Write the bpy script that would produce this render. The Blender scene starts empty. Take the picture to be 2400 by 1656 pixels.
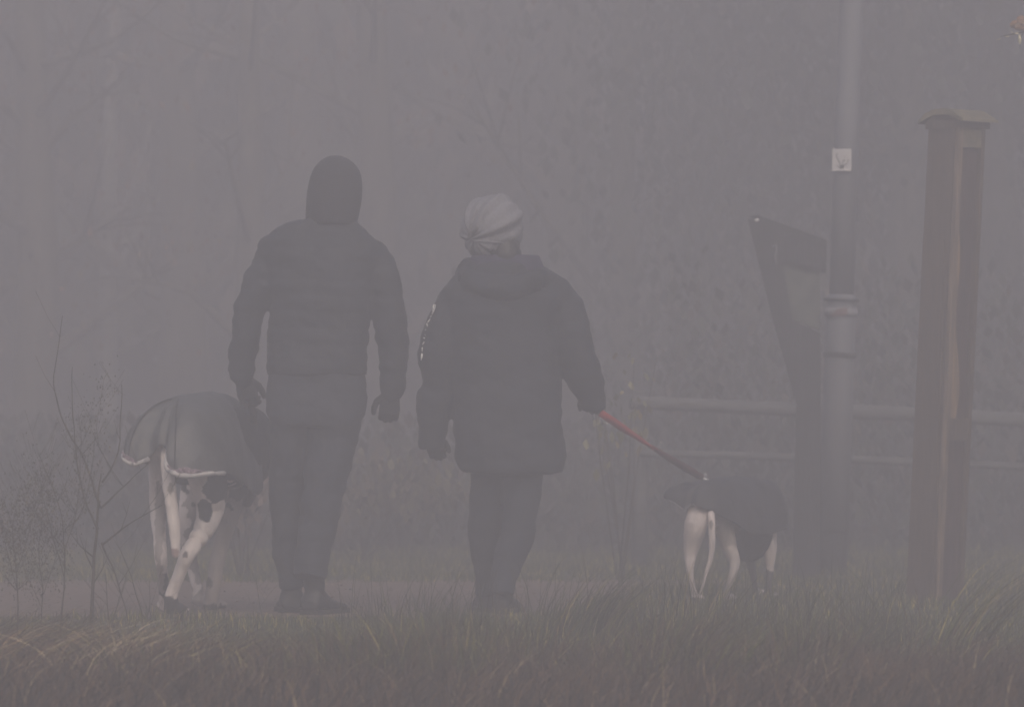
import bpy, bmesh, math, random
import numpy as np
from mathutils import Vector, noise

random.seed(7)
rng = np.random.default_rng(7)
scene = bpy.context.scene
COL = scene.collection
FX = 12000.0          # focal length in photograph pixels (180 mm on a 36 mm sensor, 2400 px wide)
CAMH = 0.8


def P(px, py, d):
    """a measured point of the photograph, at distance d metres from the camera"""
    k = d / FX
    return Vector(((px - 1200) * k, d, CAMH + (960 - py) * k))


# ------------------------------------------------------------------ materials
def mat(name, color, rough=0.8, var=0.0, scale=20.0, bump=0.0, bscale=60.0, metal=0.0, attr=None,
        stretch=(1, 1, 1), color2=None, sheen=0.0):
    m = bpy.data.materials.new(name)
    m.use_nodes = True
    nt = m.node_tree
    b = nt.nodes['Principled BSDF']
    b.inputs['Roughness'].default_value = rough
    b.inputs['Metallic'].default_value = metal
    if sheen:
        b.inputs['Sheen Weight'].default_value = sheen
    tc = nt.nodes.new('ShaderNodeTexCoord')
    mp = nt.nodes.new('ShaderNodeMapping')
    mp.inputs['Scale'].default_value = stretch
    nt.links.new(tc.outputs['Object'], mp.inputs['Vector'])
    if attr:
        a = nt.nodes.new('ShaderNodeAttribute')
        a.attribute_name = attr
        src = a.outputs['Color']
    else:
        src = None
    if var > 0 or color2:
        n = nt.nodes.new('ShaderNodeTexNoise')
        n.inputs['Scale'].default_value = scale
        n.inputs['Detail'].default_value = 5
        nt.links.new(mp.outputs[0], n.inputs['Vector'])
        r = nt.nodes.new('ShaderNodeValToRGB')
        r.color_ramp.elements[0].position = 0.35
        r.color_ramp.elements[1].position = 0.68
        c2 = color2 or tuple(min(1, c * (1 + var)) for c in color[:3])
        c1 = color if color2 else tuple(c * (1 - var) for c in color[:3])
        if src:
            r.color_ramp.elements[0].color = (1 - var, 1 - var, 1 - var, 1)
            r.color_ramp.elements[1].color = (1 + var, 1 + var, 1 + var, 1)
            mx = nt.nodes.new('ShaderNodeMix')
            mx.data_type = 'RGBA'
            mx.blend_type = 'MULTIPLY'
            mx.inputs['Factor'].default_value = 1
            nt.links.new(n.outputs['Fac'], r.inputs[0])
            nt.links.new(src, mx.inputs['A'])
            nt.links.new(r.outputs[0], mx.inputs['B'])
            src = mx.outputs['Result']
        else:
            r.color_ramp.elements[0].color = (*c1[:3], 1)
            r.color_ramp.elements[1].color = (*c2[:3], 1)
            nt.links.new(n.outputs['Fac'], r.inputs[0])
            src = r.outputs[0]
    if src:
        nt.links.new(src, b.inputs['Base Color'])
    else:
        b.inputs['Base Color'].default_value = (*color[:3], 1)
    if bump > 0:
        n2 = nt.nodes.new('ShaderNodeTexNoise')
        n2.inputs['Scale'].default_value = bscale
        n2.inputs['Detail'].default_value = 4
        nt.links.new(mp.outputs[0], n2.inputs['Vector'])
        bp = nt.nodes.new('ShaderNodeBump')
        bp.inputs['Strength'].default_value = bump
        bp.inputs['Distance'].default_value = 0.01
        nt.links.new(n2.outputs['Fac'], bp.inputs['Height'])
        nt.links.new(bp.outputs[0], b.inputs['Normal'])
    return m


M = {}
M['jacket'] = mat('dark_nylon', (0.006, 0.009, 0.018), 0.75, var=0.3, scale=9, bump=0.3, bscale=30)
M['hood'] = mat('dark_fleece', (0.018, 0.018, 0.025), 0.85, var=0.2, scale=30, bump=0.3, bscale=150)
M['trouser'] = mat('charcoal_cotton', (0.016, 0.020, 0.032), 0.85, var=0.25, scale=12, bump=0.3, bscale=40)
M['parka'] = mat('navy_black_shell', (0.004, 0.007, 0.016), 0.8, var=0.3, scale=8, bump=0.3, bscale=25)
M['lining'] = mat('purple_lining', (0.018, 0.015, 0.045), 0.8, var=0.2)
M['glove'] = mat('dark_knit_glove', (0.016, 0.017, 0.024), 0.9, bump=0.4, bscale=200, var=0.2)
M['shoe'] = mat('dark_leather', (0.014, 0.012, 0.012), 0.5, var=0.3, scale=30, bump=0.2)
M['sole'] = mat('rubber_sole', (0.02, 0.018, 0.016), 0.9, var=0.2)
M['skin'] = mat('skin', (0.45, 0.27, 0.20), 0.55, var=0.08, scale=30)
M['hair'] = mat('dark_hair', (0.014, 0.011, 0.010), 0.5, var=0.3, scale=80, stretch=(1, 1, .1))
M['beanie'] = mat('grey_knit', (0.22, 0.22, 0.25), 0.95, var=0.18, scale=90, bump=0.8, bscale=260)
M['print'] = mat('white_print', (0.80, 0.80, 0.80), 0.5)
M['coat_big'] = mat('waxed_grey_green', (0.060, 0.062, 0.062), 0.5, var=0.35, scale=7, bump=0.3, bscale=40)
M['piping'] = mat('pale_piping', (0.42, 0.40, 0.40), 0.7, var=0.15)
M['fleece'] = mat('pink_grey_fleece', (0.26, 0.19, 0.23), 0.95, var=0.5, scale=60, bump=1.0, bscale=120)
M['coat_small'] = mat('black_dog_coat', (0.022, 0.022, 0.028), 0.6, var=0.35, scale=14, bump=0.3, bscale=50)
M['fur'] = mat('dog_fur', (1, 1, 1), 0.8, attr='Col', var=0.10, scale=40, bump=0.4, bscale=150, stretch=(1, 1, .3))
M['red'] = mat('red_webbing', (0.46, 0.04, 0.035), 0.7, var=0.15, scale=90)
M['maroon'] = mat('maroon_webbing', (0.10, 0.020, 0.028), 0.7, var=0.2, scale=90)
M['steel'] = mat('bright_steel', (0.80, 0.80, 0.80), 0.2, metal=1.0)
M['black_web'] = mat('black_webbing', (0.015, 0.015, 0.02), 0.7)
M['oak'] = mat('weathered_oak', (0.085, 0.056, 0.036), 0.85, color2=(0.045, 0.030, 0.022), scale=7, bump=0.7,
               bscale=20, stretch=(9, 9, .7))
M['oak_fresh'] = mat('fresh_oak', (0.30, 0.19, 0.09), 0.8, color2=(0.10, 0.065, 0.035), scale=6, bump=0.5,
                     bscale=20, stretch=(10, 10, .8))
M['cap'] = mat('paler_cap', (0.16, 0.135, 0.08), 0.85, color2=(0.08, 0.075, 0.05), scale=22, bump=0.5, bscale=60)  # paler olive-brown mix than the post's oak, for cap and top block
M['darkwood'] = mat('dark_timber', (0.016, 0.016, 0.018), 0.85, var=0.35, scale=5, stretch=(8, 8, .6), bump=0.5, bscale=20)
M['greywood'] = mat('grey_rail', (0.12, 0.12, 0.12), 0.85, color2=(0.06, 0.06, 0.06), scale=5, bump=0.6, bscale=20,
                    stretch=(.6, 8, 8))
M['greymetal'] = mat('galvanised_steel', (0.12, 0.125, 0.145), 0.7, var=0.12, scale=5, metal=0.0, stretch=(3, 3, .5))
M['greymetal2'] = mat('galvanised_sleeve', (0.125, 0.13, 0.15), 0.7, var=0.12, scale=5, metal=0.0, stretch=(3, 3, .5))
M['plate'] = mat('white_plate', (0.46, 0.45, 0.46), 0.5, var=0.05)
M['ink'] = mat('grey_ink', (0.05, 0.06, 0.06), 0.7)
M['redband'] = mat('red_tape', (0.13, 0.07, 0.065), 0.6)
M['bark'] = mat('bark', (0.055, 0.045, 0.038), 0.9, color2=(0.10, 0.09, 0.07), scale=6, bump=0.8, bscale=15,
                stretch=(4, 4, .7))
M['birch'] = mat('birch_bark', (0.24, 0.23, 0.21), 0.8, color2=(0.10, 0.09, 0.08), scale=4, bump=0.4, bscale=15,
                 stretch=(1, 1, 4))
M['leaf'] = mat('leaf', (1, 1, 1), 0.75, attr='Col')
M['grass'] = mat('grass_blades', (1, 1, 1), 0.75, attr='Col')
M['twig'] = mat('twig', (0.055, 0.045, 0.036), 0.85, var=0.3, scale=40)


# ------------------------------------------------------------------ object helpers
def tag(o, label=None, cat=None, group=None, kind=None):
    if label: o['label'] = label
    if cat: o['category'] = cat
    if group: o['group'] = group
    if kind: o['kind'] = kind
    return o


def thing(name, loc, label, cat, group=None):
    o = bpy.data.objects.new(name, None)
    o.empty_display_size = 0.1
    o.location = loc
    COL.objects.link(o)
    return tag(o, label, cat, group)


def wpos(o):
    v = Vector(o.location)
    while o.parent:
        o = o.parent
        v += Vector(o.location)
    return v


def link_mesh(name, me, material, parent=None, origin=None, smooth=True):
    """me is in world coordinates; moved so that its origin is at origin (parented: relative)"""
    base = wpos(parent) if parent else Vector((0, 0, 0))
    org = Vector(origin) if origin is not None else base
    n = len(me.vertices)
    co = np.empty(n * 3, 'f')
    me.vertices.foreach_get('co', co)
    co = (co.reshape(-1, 3) - np.array(org, 'f')).ravel()
    me.vertices.foreach_set('co', co)
    me.update()
    if smooth and len(me.polygons):
        me.polygons.foreach_set('use_smooth', np.ones(len(me.polygons), dtype=bool))
    me.materials.clear()
    me.materials.append(material)
    o = bpy.data.objects.new(name, me)
    COL.objects.link(o)
    if parent:
        o.parent = parent
        o.location = org - base
    else:
        o.location = org
    return o


def finish(name, bm, material, parent=None, origin=None, smooth=True):
    bmesh.ops.recalc_face_normals(bm, faces=bm.faces)
    me = bpy.data.meshes.new(name)
    bm.to_mesh(me)
    bm.free()
    return link_mesh(name, me, material, parent, origin, smooth)


def bake(bm, mods, name='tmp'):
    me = bpy.data.meshes.new(name)
    bm.to_mesh(me)
    bm.free()
    o = bpy.data.objects.new(name, me)
    COL.objects.link(o)
    for kind, kw in mods:
        md = o.modifiers.new(kind, kind)
        for k, v in kw.items():
            setattr(md, k, v)
    dg = bpy.context.evaluated_depsgraph_get()
    out = bpy.data.meshes.new_from_object(o.evaluated_get(dg))
    bpy.data.objects.remove(o)
    out.name = name
    return out


def organic(name, bm, material, parent, voxel=0.008, smooth=4, wrinkle=0.0, wscale=12.0, fn=None, origin=None):
    bmesh.ops.recalc_face_normals(bm, faces=bm.faces)
    me = bake(bm, [('REMESH', dict(mode='VOXEL', voxel_size=voxel, use_smooth_shade=True)),
                   ('SMOOTH', dict(factor=0.5, iterations=smooth))], name)
    if wrinkle or fn:
        nrm = [v.normal.copy() for v in me.vertices]
        for v, vn in zip(me.vertices, nrm):
            p = v.co
            d = 0.0
            if wrinkle:
                q = Vector((p.x * wscale, p.y * wscale, p.z * wscale * 1.6))
                d += wrinkle * (noise.noise(q) + 0.5 * noise.noise(q * 2.3))
            if fn: d += fn(p)
            v.co = p + vn * d
    return link_mesh(name, me, material, parent, origin)


def loft(bm, rings, cap=True, closed=True):
    vs = [[bm.verts.new(p) for p in r] for r in rings]
    n = len(vs[0])
    for a, b in zip(vs, vs[1:]):
        for i in range(n if closed else n - 1):
            j = (i + 1) % n
            bm.faces.new((a[i], a[j], b[j], b[i]))
    if cap and closed:
        bm.faces.new(vs[0][::-1])
        bm.faces.new(vs[-1])
    return vs


def tube(bm, pts, radii, n=12, ref=None, cap=True):
    pts = [Vector(p) for p in pts]
    rings = []
    for i, p in enumerate(pts):
        a = pts[max(i - 1, 0)]
        b = pts[min(i + 1, len(pts) - 1)]
        t = (b - a)
        t = t.normalized() if t.length > 1e-9 else Vector((0, 0, 1))
        rf = Vector(ref) if ref else (Vector((0, 1, 0)) if abs(t.y) < .8 else Vector((0, 0, 1)))
        u = t.cross(rf)
        if u.length < 1e-5: u = t.cross(Vector((1, 0.3, 0.1)))
        u.normalize()
        v = u.cross(t).normalized()
        r = radii[i] if isinstance(radii, list) else radii
        ru, rv = r if isinstance(r, (list, tuple)) else (r, r)
        rings.append([p + u * ru * math.cos(2 * math.pi * k / n) + v * rv * math.sin(2 * math.pi * k / n) for k in range(n)])
    loft(bm, rings, cap)


def dense(pts, radii, k=3):
    """Catmull-Rom resampling"""
    pts = [Vector(p) for p in pts]
    rad = [r if isinstance(r, (list, tuple)) else (r, r) for r in radii]
    P2, R2 = [], []
    n = len(pts)
    for i in range(n - 1):
        p0, p1, p2, p3 = pts[max(i - 1, 0)], pts[i], pts[i + 1], pts[min(i + 2, n - 1)]
        for j in range(k):
            t = j / k
            P2.append(0.5 * ((2 * p1) + (p2 - p0) * t + (2 * p0 - 5 * p1 + 4 * p2 - p3) * t * t + (3 * p1 - p0 - 3 * p2 + p3) * t ** 3))
            R2.append(tuple(rad[i][c] * (1 - t) + rad[i + 1][c] * t for c in (0, 1)))
    P2.append(pts[-1]); R2.append(rad[-1])
    return P2, R2


def stube(bm, pts, radii, n=14, ref=None, k=4, round_ends=True):
    if not isinstance(radii, (list, tuple)): radii = [radii] * len(pts)
    p, r = dense(pts, radii, k)
    if round_ends:
        for end in (0, -1):
            q = p[1] if end == 0 else p[-2]
            d = (p[end] - q)
            if d.length < 1e-7: continue
            d.normalize()
            rm = max(r[end])
            extra = [(p[end] + d * rm * math.sin(a), tuple(x * math.cos(a) for x in r[end])) for a in (.5, 1.0, 1.4)]
            if end == 0:
                p = [e[0] for e in extra[::-1]] + p; r = [e[1] for e in extra[::-1]] + r
            else:
                p = p + [e[0] for e in extra]; r = r + [e[1] for e in extra]
    tube(bm, p, r, n, ref)


def hring(py, L, R, dep, d, yo=0.0, n=28, e=2.3):
    a = P(L, py, d); b = P(R, py, d)
    c = (a + b) / 2; w = (b - a).length / 2
    out = []
    for k in range(n):
        t = 2 * math.pi * k / n
        cs, sn = math.cos(t), math.sin(t)
        out.append(Vector((c.x + w * math.copysign(abs(cs) ** (2 / e), cs), c.y + yo + dep * math.copysign(abs(sn) ** (2 / e), sn), c.z)))
    return out


def box(bm, c, s, rot=None):
    vs = []
    for z in (-1, 1):
        for y in (-1, 1):
            for x in (-1, 1):
                v = Vector((x * s[0] / 2, y * s[1] / 2, z * s[2] / 2))
                if rot: v = rot @ v
                vs.append(bm.verts.new(Vector(c) + v))
    for f in ((0, 1, 3, 2), (4, 6, 7, 5), (0, 4, 5, 1), (2, 3, 7, 6), (0, 2, 6, 4), (1, 5, 7, 3)):
        bm.faces.new([vs[i] for i in f])
    return vs


def ellipsoid(bm, c, r, rot=None, u=20, v=14):
    g = bmesh.ops.create_uvsphere(bm, u_segments=u, v_segments=v, radius=1.0)
    for w in g['verts']:
        q = Vector((w.co.x * r[0], w.co.y * r[1], w.co.z * r[2]))
        if rot: q = rot @ q
        w.co = Vector(c) + q
    return g['verts']


def hand(bm, W, a, b, n, curl=0.5, grow=0.0, size=1.0, side_thumb=1):
    """W wrist, a down the hand, b towards the thumb, n where the palm faces"""
    a, b, n = a.normalized(), b.normalized(), n.normalized()
    s = size
    tube(bm, [W - a * (.03 + (.06 if grow > 0 else 0)), W, W + a * .03 * s, W + a * .07 * s, W + a * .092 * s],
         [(.026 * s + grow, .022 * s + grow), (.026 * s + grow, .02 * s + grow), (.036 * s + grow, .017 * s + grow),
          (.041 * s + grow, .015 * s + grow), (.038 * s + grow, .012 * s + grow)], 14, ref=n)
    lens = [.86, 1.0, 1.06, .92][::-1]
    for i in range(4):
        off = (-.030 + .0205 * i) * s
        L = [.74, .95, 1.03, .93][i] * s
        p = W + a * (.086 - .004 * abs(i - 2)) * s + b * off
        ang = curl * (.8 + .12 * i)
        pts = [p - a * .012, p]
        for seg, ln in enumerate((.043, .027, .021)):
            th = ang * (seg + 1) * .95
            d = a * math.cos(th) + n * math.sin(th)
            p = p + d * ln * L
            pts.append(p)
        r = .0088 * s + grow
        tube(bm, pts, [r * 1.05, r * 1.05, r, r * .93, r * .8], 10)
        ellipsoid(bm, pts[-1], (r * .8,) * 3, u=8, v=6)
    p = W + a * .02 * s + b * .028 * s
    d1 = (a * .55 + b * .75 + n * .25).normalized()
    d2 = (a * .85 + b * .25 + n * .35).normalized()
    d3 = (a * .95 + n * .5).normalized()
    q1 = p + d1 * .035 * s; q2 = q1 + d2 * .032 * s; q3 = q2 + d3 * .025 * s
    r = .0108 * s + grow
    tube(bm, [p - d1 * .01, p, q1, q2, q3], [r * 1.1, r * 1.25, r * 1.05, r, r * .8], 10)
    ellipsoid(bm, q3, (r * .8,) * 3, u=8, v=6)


def head_bm(bm, c, s=1.0, lean=0.0):
    """head facing +y, centre c"""
    ellipsoid(bm, c, (.077 * s, .097 * s, .115 * s))
    ellipsoid(bm, c + Vector((0, .035, -.055)) * s, (.055 * s, .058 * s, .062 * s))      # jaw
    tube(bm, [c + Vector((0, .09, .01)) * s, c + Vector((0, .107, -.012)) * s, c + Vector((0, .118, -.033)) * s,
              c + Vector((0, .10, -.040)) * s], [.009 * s, .011 * s, .015 * s, .012 * s], 10, ref=(1, 0, 0))  # nose
    for sx in (-1, 1):
        ellipsoid(bm, c + Vector((sx * .031, .083, .004)) * s, (.013 * s,) * 3, u=10, v=8)       # eye balls
        tube(bm, [c + Vector((sx * .012, .092, .024)) * s, c + Vector((sx * .032, .09, .029)) * s,
                  c + Vector((sx * .052, .072, .022)) * s], [.006 * s, .008 * s, .005 * s], 8)    # brow
        ellipsoid(bm, c + Vector((sx * .078, -.005, -.008)) * s, (.011 * s, .019 * s, .031 * s), u=12, v=8)  # ears
    tube(bm, [c + Vector((-.024, .085, -.066)) * s, c + Vector((0, .096, -.064)) * s, c + Vector((.024, .085, -.066)) * s],
         [.004 * s, .008 * s, .004 * s], 8, ref=(0, 0, 1))                                         # lips
    ellipsoid(bm, c + Vector((0, .08, -.098)) * s, (.02 * s, .015 * s, .014 * s), u=10, v=8)        # chin


def shoe(person, heel, yaw, length=.29, width=.1, ankle=None, hgt=.1, pitch=0.0, label=None):
    """heel: world point on the sole under the heel; yaw: radians clockwise from +y"""
    f = Vector((math.sin(yaw), math.cos(yaw), 0)); r = Vector((math.cos(yaw), -math.sin(yaw), 0)); z = Vector((0, 0, 1))
    bm = bmesh.new()
    prof = [(-.01, .030, .018, .06), (.02, .036, .018, hgt), (.08, .036, .018, hgt), (.13, .038, .016, .075),
            (.19, .047, .014, .055), (.24, .046, .014, .045), (.275, .034, .016, .036), (.292, .015, .02, .026)]
    rings = []
    for t, w, lo, hi in prof:
        w *= width / .1; t *= length / .29
        c = heel + f * t
        ring = []
        for k in range(16):
            a = 2 * math.pi * k / 16
            cs, sn = math.cos(a), math.sin(a)
            zz = lo + (hi - lo) * (0.5 + 0.5 * math.copysign(abs(sn) ** .8, sn))
            ww = w * math.copysign(abs(cs) ** .7, cs) * (1.0 if sn < 0 else 1 - .25 * sn)
            ring.append(c + r * ww + z * zz + z * t * math.tan(pitch))
        rings.append(ring)
    loft(bm, rings)
    if ankle:
        stube(bm, [heel + f * .05 + z * .05, heel + f * .045 + z * (hgt + .02), Vector(ankle)], [.038, .043, .045], n=14)
    sh = organic('shoe', bm, M['shoe'], person, voxel=.006, smooth=3, wrinkle=.002, wscale=25, origin=heel)
    if label: sh['label'] = label
    bm = bmesh.new()
    out = []
    for t, w in ((-.014, .018), (-.008, .032), (.03, .04), (.12, .038), (.2, .051), (.25, .049), (.285, .033), (.3, .012)):
        w *= width / .1; t *= length / .29
        out.append((t, w))
    loop = [(t, w) for t, w in out] + [(t, -w) for t, w in out[::-1]]
    loft(bm, [[heel + f * t + r * w + z * (h + t * math.tan(pitch)) for t, w in loop] for h in (0.0, .022)])
    finish('sole', bm, M['sole'], sh, smooth=False)
    return sh


def arm_pts(lst, d):
    pts = [P(x, y, d + dy) for y, x, r, dy in lst]
    rad = [(r * d / FX, r * d / FX) for y, x, r, dy in lst]
    return pts, rad


# ------------------------------------------------------------------ the man
D1 = 20.0
man = thing('person', (P(730, 1440, D1).x, D1, 0),
            'tall person from behind in dark hooded jacket and gloves, holding the big patched dog', 'person')
jt = [(880, 626, 860, .135), (850, 624, 860, .135), (819, 626, 860, .13), (770, 629, 864, .13), (717, 634, 872, .14), (660, 628, 878, .145),
      (600, 606, 900, .135), (575, 606, 893, .125), (560, 612, 878, .115), (548, 622, 864, .105), (537, 636, 853, .095), (527, 664, 841, .085), (520, 690, 836, .08), (514, 712, 832, .075)]
la = [(590, 640, 34, 0), (612, 634, 38, 0), (650, 616, 39, -.01), (690, 602, 38, -.01), (729, 585, 36, 0), (798, 575, 32, .02), (840, 567, 31, .04),
      (868, 566, 31, .05), (888, 570, 24, .05)]
ra = [(598, 876, 34, 0), (618, 884, 38, 0), (650, 895, 39, -.01), (688, 906, 38, -.01), (745, 913, 39, 0), (819, 923, 34, .02), (880, 922, 31, .04),
      (905, 918, 29, .05), (918, 916, 26, .05)]
bm = bmesh.new()
loft(bm, [hring(y, L, R, dp, D1) for y, L, R, dp in jt])
for a in (la, ra):
    p, r = arm_pts(a, D1); stube(bm, p, r, n=18, k=3)


def quilt(p):
    return 0.0032 * abs(math.sin(p.z * math.pi / .062 + 0.25 * math.sin(p.x * 9))) ** .6 if p.z > .95 else 0


jacket = organic('jacket', bm, M['jacket'], man, voxel=.009, smooth=4, wrinkle=.010, wscale=9, fn=quilt)
# hood: an open shell with its face opening turned away
bm = bmesh.new()
hd = [(528, 716, 836, .100), (505, 716, 841, .112), (472, 718, 848, .122), (444, 720, 850, .126), (411, 727, 848, .122), (390, 737, 839, .106),
      (377, 750, 824, .082), (367, 766, 806, .045), (364, 780, 794, .01)]
rings = []
for y, L, R, dp in hd:
    full = hring(y, L, R, dp, D1, n=48, e=2.15)
    op = 7 if y > 400 else (5 if y > 380 else 0)
    sel = [full[(12 + op + k * (48 - 2 * op) / 40) % 48 if False else int(round(12 + op + k * (48 - 2 * op) / 40)) % 48] for k in range(41)]
    rings.append(sel)
loft(bm, rings, cap=False, closed=False)
bmesh.ops.remove_doubles(bm, verts=bm.verts, dist=1e-5)
me = bake(bm, [('SOLIDIFY', dict(thickness=.008, offset=-1)), ('SUBSURF', dict(levels=1))], 'hood')
hood = link_mesh('hood', me, M['hood'], man)
bm = bmesh.new()
tube(bm, [P(750, 381, D1 - .03), P(765, 372, D1 - .04), P(790, 369, D1 - .04), P(815, 375, D1 - .035), P(832, 388, D1 - .03)], [.002, .003, .003, .003, .002], 8)
finish('seam', bm, mat('seam_highlight', (.05, .05, .06), .8), hood)  # ridge seam, greyed up to carry the highlight along the hood top
# trousers
bm = bmesh.new()
loft(bm, [hring(y, L, R, dp, D1) for y, L, R, dp in
          [(862, 634, 853, .12), (900, 627, 858, .125), (940, 623, 861, .13), (970, 625, 857, .13), (998, 640, 842, .12)]])
ll = [(960, 675, 50, 0), (1000, 677, 48, 0), (1082, 673, 43, .03), (1191, 672, 39, .08), (1281, 672, 34, .10), (1330, 677, 32, .12), (1376, 684, 30, .13)]
rl = [(955, 800, 52, 0), (1000, 786, 57, -.01), (1045, 775, 57, -.02), (1093, 768, 55, -.03), (1140, 759, 50, -.04), (1183, 754, 48, -.05), (1227, 746, 47, -.06),
      (1256, 739, 43, -.07), (1292, 731, 40, -.08), (1352, 725, 40, -.095)]
for a in (ll, rl):
    p, r = arm_pts(a, D1)
    stube(bm, p, r, n=18, k=3, round_ends=False)
organic('trousers', bm, M['trouser'], man, voxel=.009, smooth=4, wrinkle=.012, wscale=8)
hR = P(725, 1440, D1 - .1); hR.z = 0
hL = P(684, 1440, D1 + .10); hL.z = 0
shoe(man, hR, .40, .29, .12, ankle=P(726, 1320, D1 - .09), hgt=.11)
shoe(man, hL, -.05, .28, .135, ankle=P(682, 1340, D1 + .13), hgt=.11)
# hands in gloves
X, Y, Z = Vector((1, 0, 0)), Vector((0, 1, 0)), Vector((0, 0, 1))
manL = (P(570, 882, D1 + .05), (P(586, 950, D1 + .07) - P(570, 882, D1 + .05)), X, Y + X * .15, .8)
manR = (P(916, 918, D1 + .05), (P(912, 976, D1 + .07) - P(916, 918, D1 + .05)), -X, Y - X * .1, .8)
for W, a, b, n, c in (manL, manR):
    bm = bmesh.new()
    hand(bm, W, a, b, n, c, grow=.0022, size=.98)
    organic('glove', bm, M['glove'], man, voxel=.004, smooth=2, origin=W)
# the body itself, one continuous surface inside the clothes
bm = bmesh.new()
C = P(785, 432, D1 + .01)
head_bm(bm, C, .94)
stube(bm, [P(780, 560, D1), P(783, 470, D1)], [.06, .055])
loft(bm, [hring(y, L + 16, R - 16, dp - .03, D1) for y, L, R, dp in jt[:-2]])
loft(bm, [hring(y, L, R, .09, D1) for y, L, R in [(862, 655, 835), (930, 645, 840), (975, 650, 830)]])
for a in (la, ra, ll, rl):
    p, r = arm_pts(a, D1)
    q = .62 if a in (la, ra) else .45
    if a in (ll, rl): p, r = p[:-1], r[:-1]
    stube(bm, p, [(x[0] * q * (1 - .35 * i / len(r)), x[1] * q * (1 - .35 * i / len(r))) for i, x in enumerate(r)], n=14, k=3)
for W, a, b, n, c in (manL, manR):
    hand(bm, W, a, b, n, c, grow=-.0015, size=.98)
for h, yaw in ((hR, .40), (hL, -.12)):
    f = Vector((math.sin(yaw), math.cos(yaw), 0))
    stube(bm, [h + Z * .24 + f * .045, h + Z * .14 + f * .045, h + Z * .06 + f * .05, h + Z * .035 + f * .13, h + Z * .03 + f * .2], [.018, .018, .02, .018, .014])
organic('body', bm, M['skin'], man, voxel=.007, smooth=2)

# ------------------------------------------------------------------ the woman
D2 = 20.1
woman = thing('person', (P(1170, 1440, D2).x, D2, 0),
              'shorter person from behind in grey slouchy knit hat and long dark parka, holding red lead', 'person')
jt = [(1108, 1080, 1318, .16), (1098, 1072, 1323, .17), (1050, 1069, 1322, .17), (1003, 1063, 1318, .168), (950, 1060, 1317, .165), (894, 1058, 1315, .16), (854, 1056, 1310, .158),
      (800, 1050, 1308, .16), (740, 1045, 1312, .16), (700, 1030, 1350, .15), (680, 1034, 1345, .14), (660, 1047, 1334, .125), (645, 1064, 1318, .115), (634, 1080, 1302, .105), (622, 1100, 1268, .09)]
la = [(690, 1076, 34, 0), (710, 1064, 42, 0), (762, 1042, 47, -.01), (837, 1030, 47, 0), (885, 1028, 44, .02), (910, 1030, 41, .03), (930, 1023, 44, .035), (981, 1014, 40, .05),
      (1030, 1013, 34, .06), (1055, 1012, 29, .06)]
ra = [(685, 1296, 34, 0), (702, 1311, 42, 0), (736, 1328, 46, -.01), (810, 1345, 47, -.01), (854, 1357, 46, 0), (894, 1375, 41, .03), (924, 1385, 34, .05), (958, 1389, 29, .06)]
bm = bmesh.new()
loft(bm, [hring(y, L, R, dp, D2) for y, L, R, dp in jt])
for a in (la, ra):
    p, r = arm_pts(a, D2)
    stube(bm, p, r, n=18, k=3, round_ends=False)
parka = organic('parka', bm, M['parka'], woman, voxel=.009, smooth=4, wrinkle=.013, wscale=7)
# folded-down hood and stand collar
bm = bmesh.new()
for sx, pts in ((0, [(1088, 632, -.02, 15), (1100, 655, -.10, 26), (1150, 672, -.155, 30), (1205, 672, -.16, 30), (1255, 655, -.13, 28), (1284, 650, -.05, 18)]),
                (1, [(1096, 622, .02, 20), (1130, 638, -.09, 26), (1180, 640, -.11, 26), (1215, 634, -.09, 22), (1240, 630, 0, 15)])):
    stube(bm, [P(x, y, D2 + dy) for x, y, dy, r in pts], [(r * D2 / FX, r * D2 / FX) for x, y, dy, r in pts], n=16)
hoodw = organic('folded_hood', bm, M['parka'], woman, voxel=.008, smooth=4, wrinkle=.007, wscale=14)
bm = bmesh.new()
rings = []
for y, L, R, dp in [(645, 1088, 1280, .125), (622, 1090, 1274, .12), (602, 1104, 1266, .11), (597, 1108, 1262, .105)]:
    full = hring(y, L, R, dp, D2, n=40)
    rings.append([full[(10 + 4 + k) % 40] for k in range(33)])
loft(bm, rings, cap=False, closed=False)
me = bake(bm, [('SOLIDIFY', dict(thickness=.01, offset=-1)), ('SUBSURF', dict(levels=1))], 'collar')
link_mesh('collar', me, M['lining'], woman)
bm = bmesh.new()
stube(bm, [P(1078, 622, D2 + .03), P(1072, 640, D2 + .0), P(1070, 662, D2 - .03)], [.007, .009, .006])
finish('drawcord', bm, M['glove'], woman)
# printed letters down the sleeve
bm = bmesh.new()
o4 = lambda x, y: (970 + x * .257, 690 + y * .257)
for st in ([(152, 112), (160, 96), (176, 98), (178, 108), (168, 135), (158, 158), (146, 180)], [(150, 150), (160, 125), (162, 108)],
           [(128, 205), (146, 196)], [(132, 222), (118, 240), (106, 256)], [(100, 262), (104, 285), (108, 304)],
           [(84, 322), (100, 316), (104, 326), (98, 350), (90, 372)], [(84, 372), (94, 345)], [(68, 392), (82, 400)], [(86, 425), (72, 440), (62, 456)],
           [(58, 480), (58, 520)], [(54, 535), (50, 575), (48, 600)], [(62, 540), (56, 580)]):
    pts = []
    for x, y in st:
        px, py = o4(x, y)
        pts.append(P(px + 4.5, py, D2 - .052))
    tube(bm, pts, .0017, 6)
finish('sleeve_lettering', bm, M['print'], woman)
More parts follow.
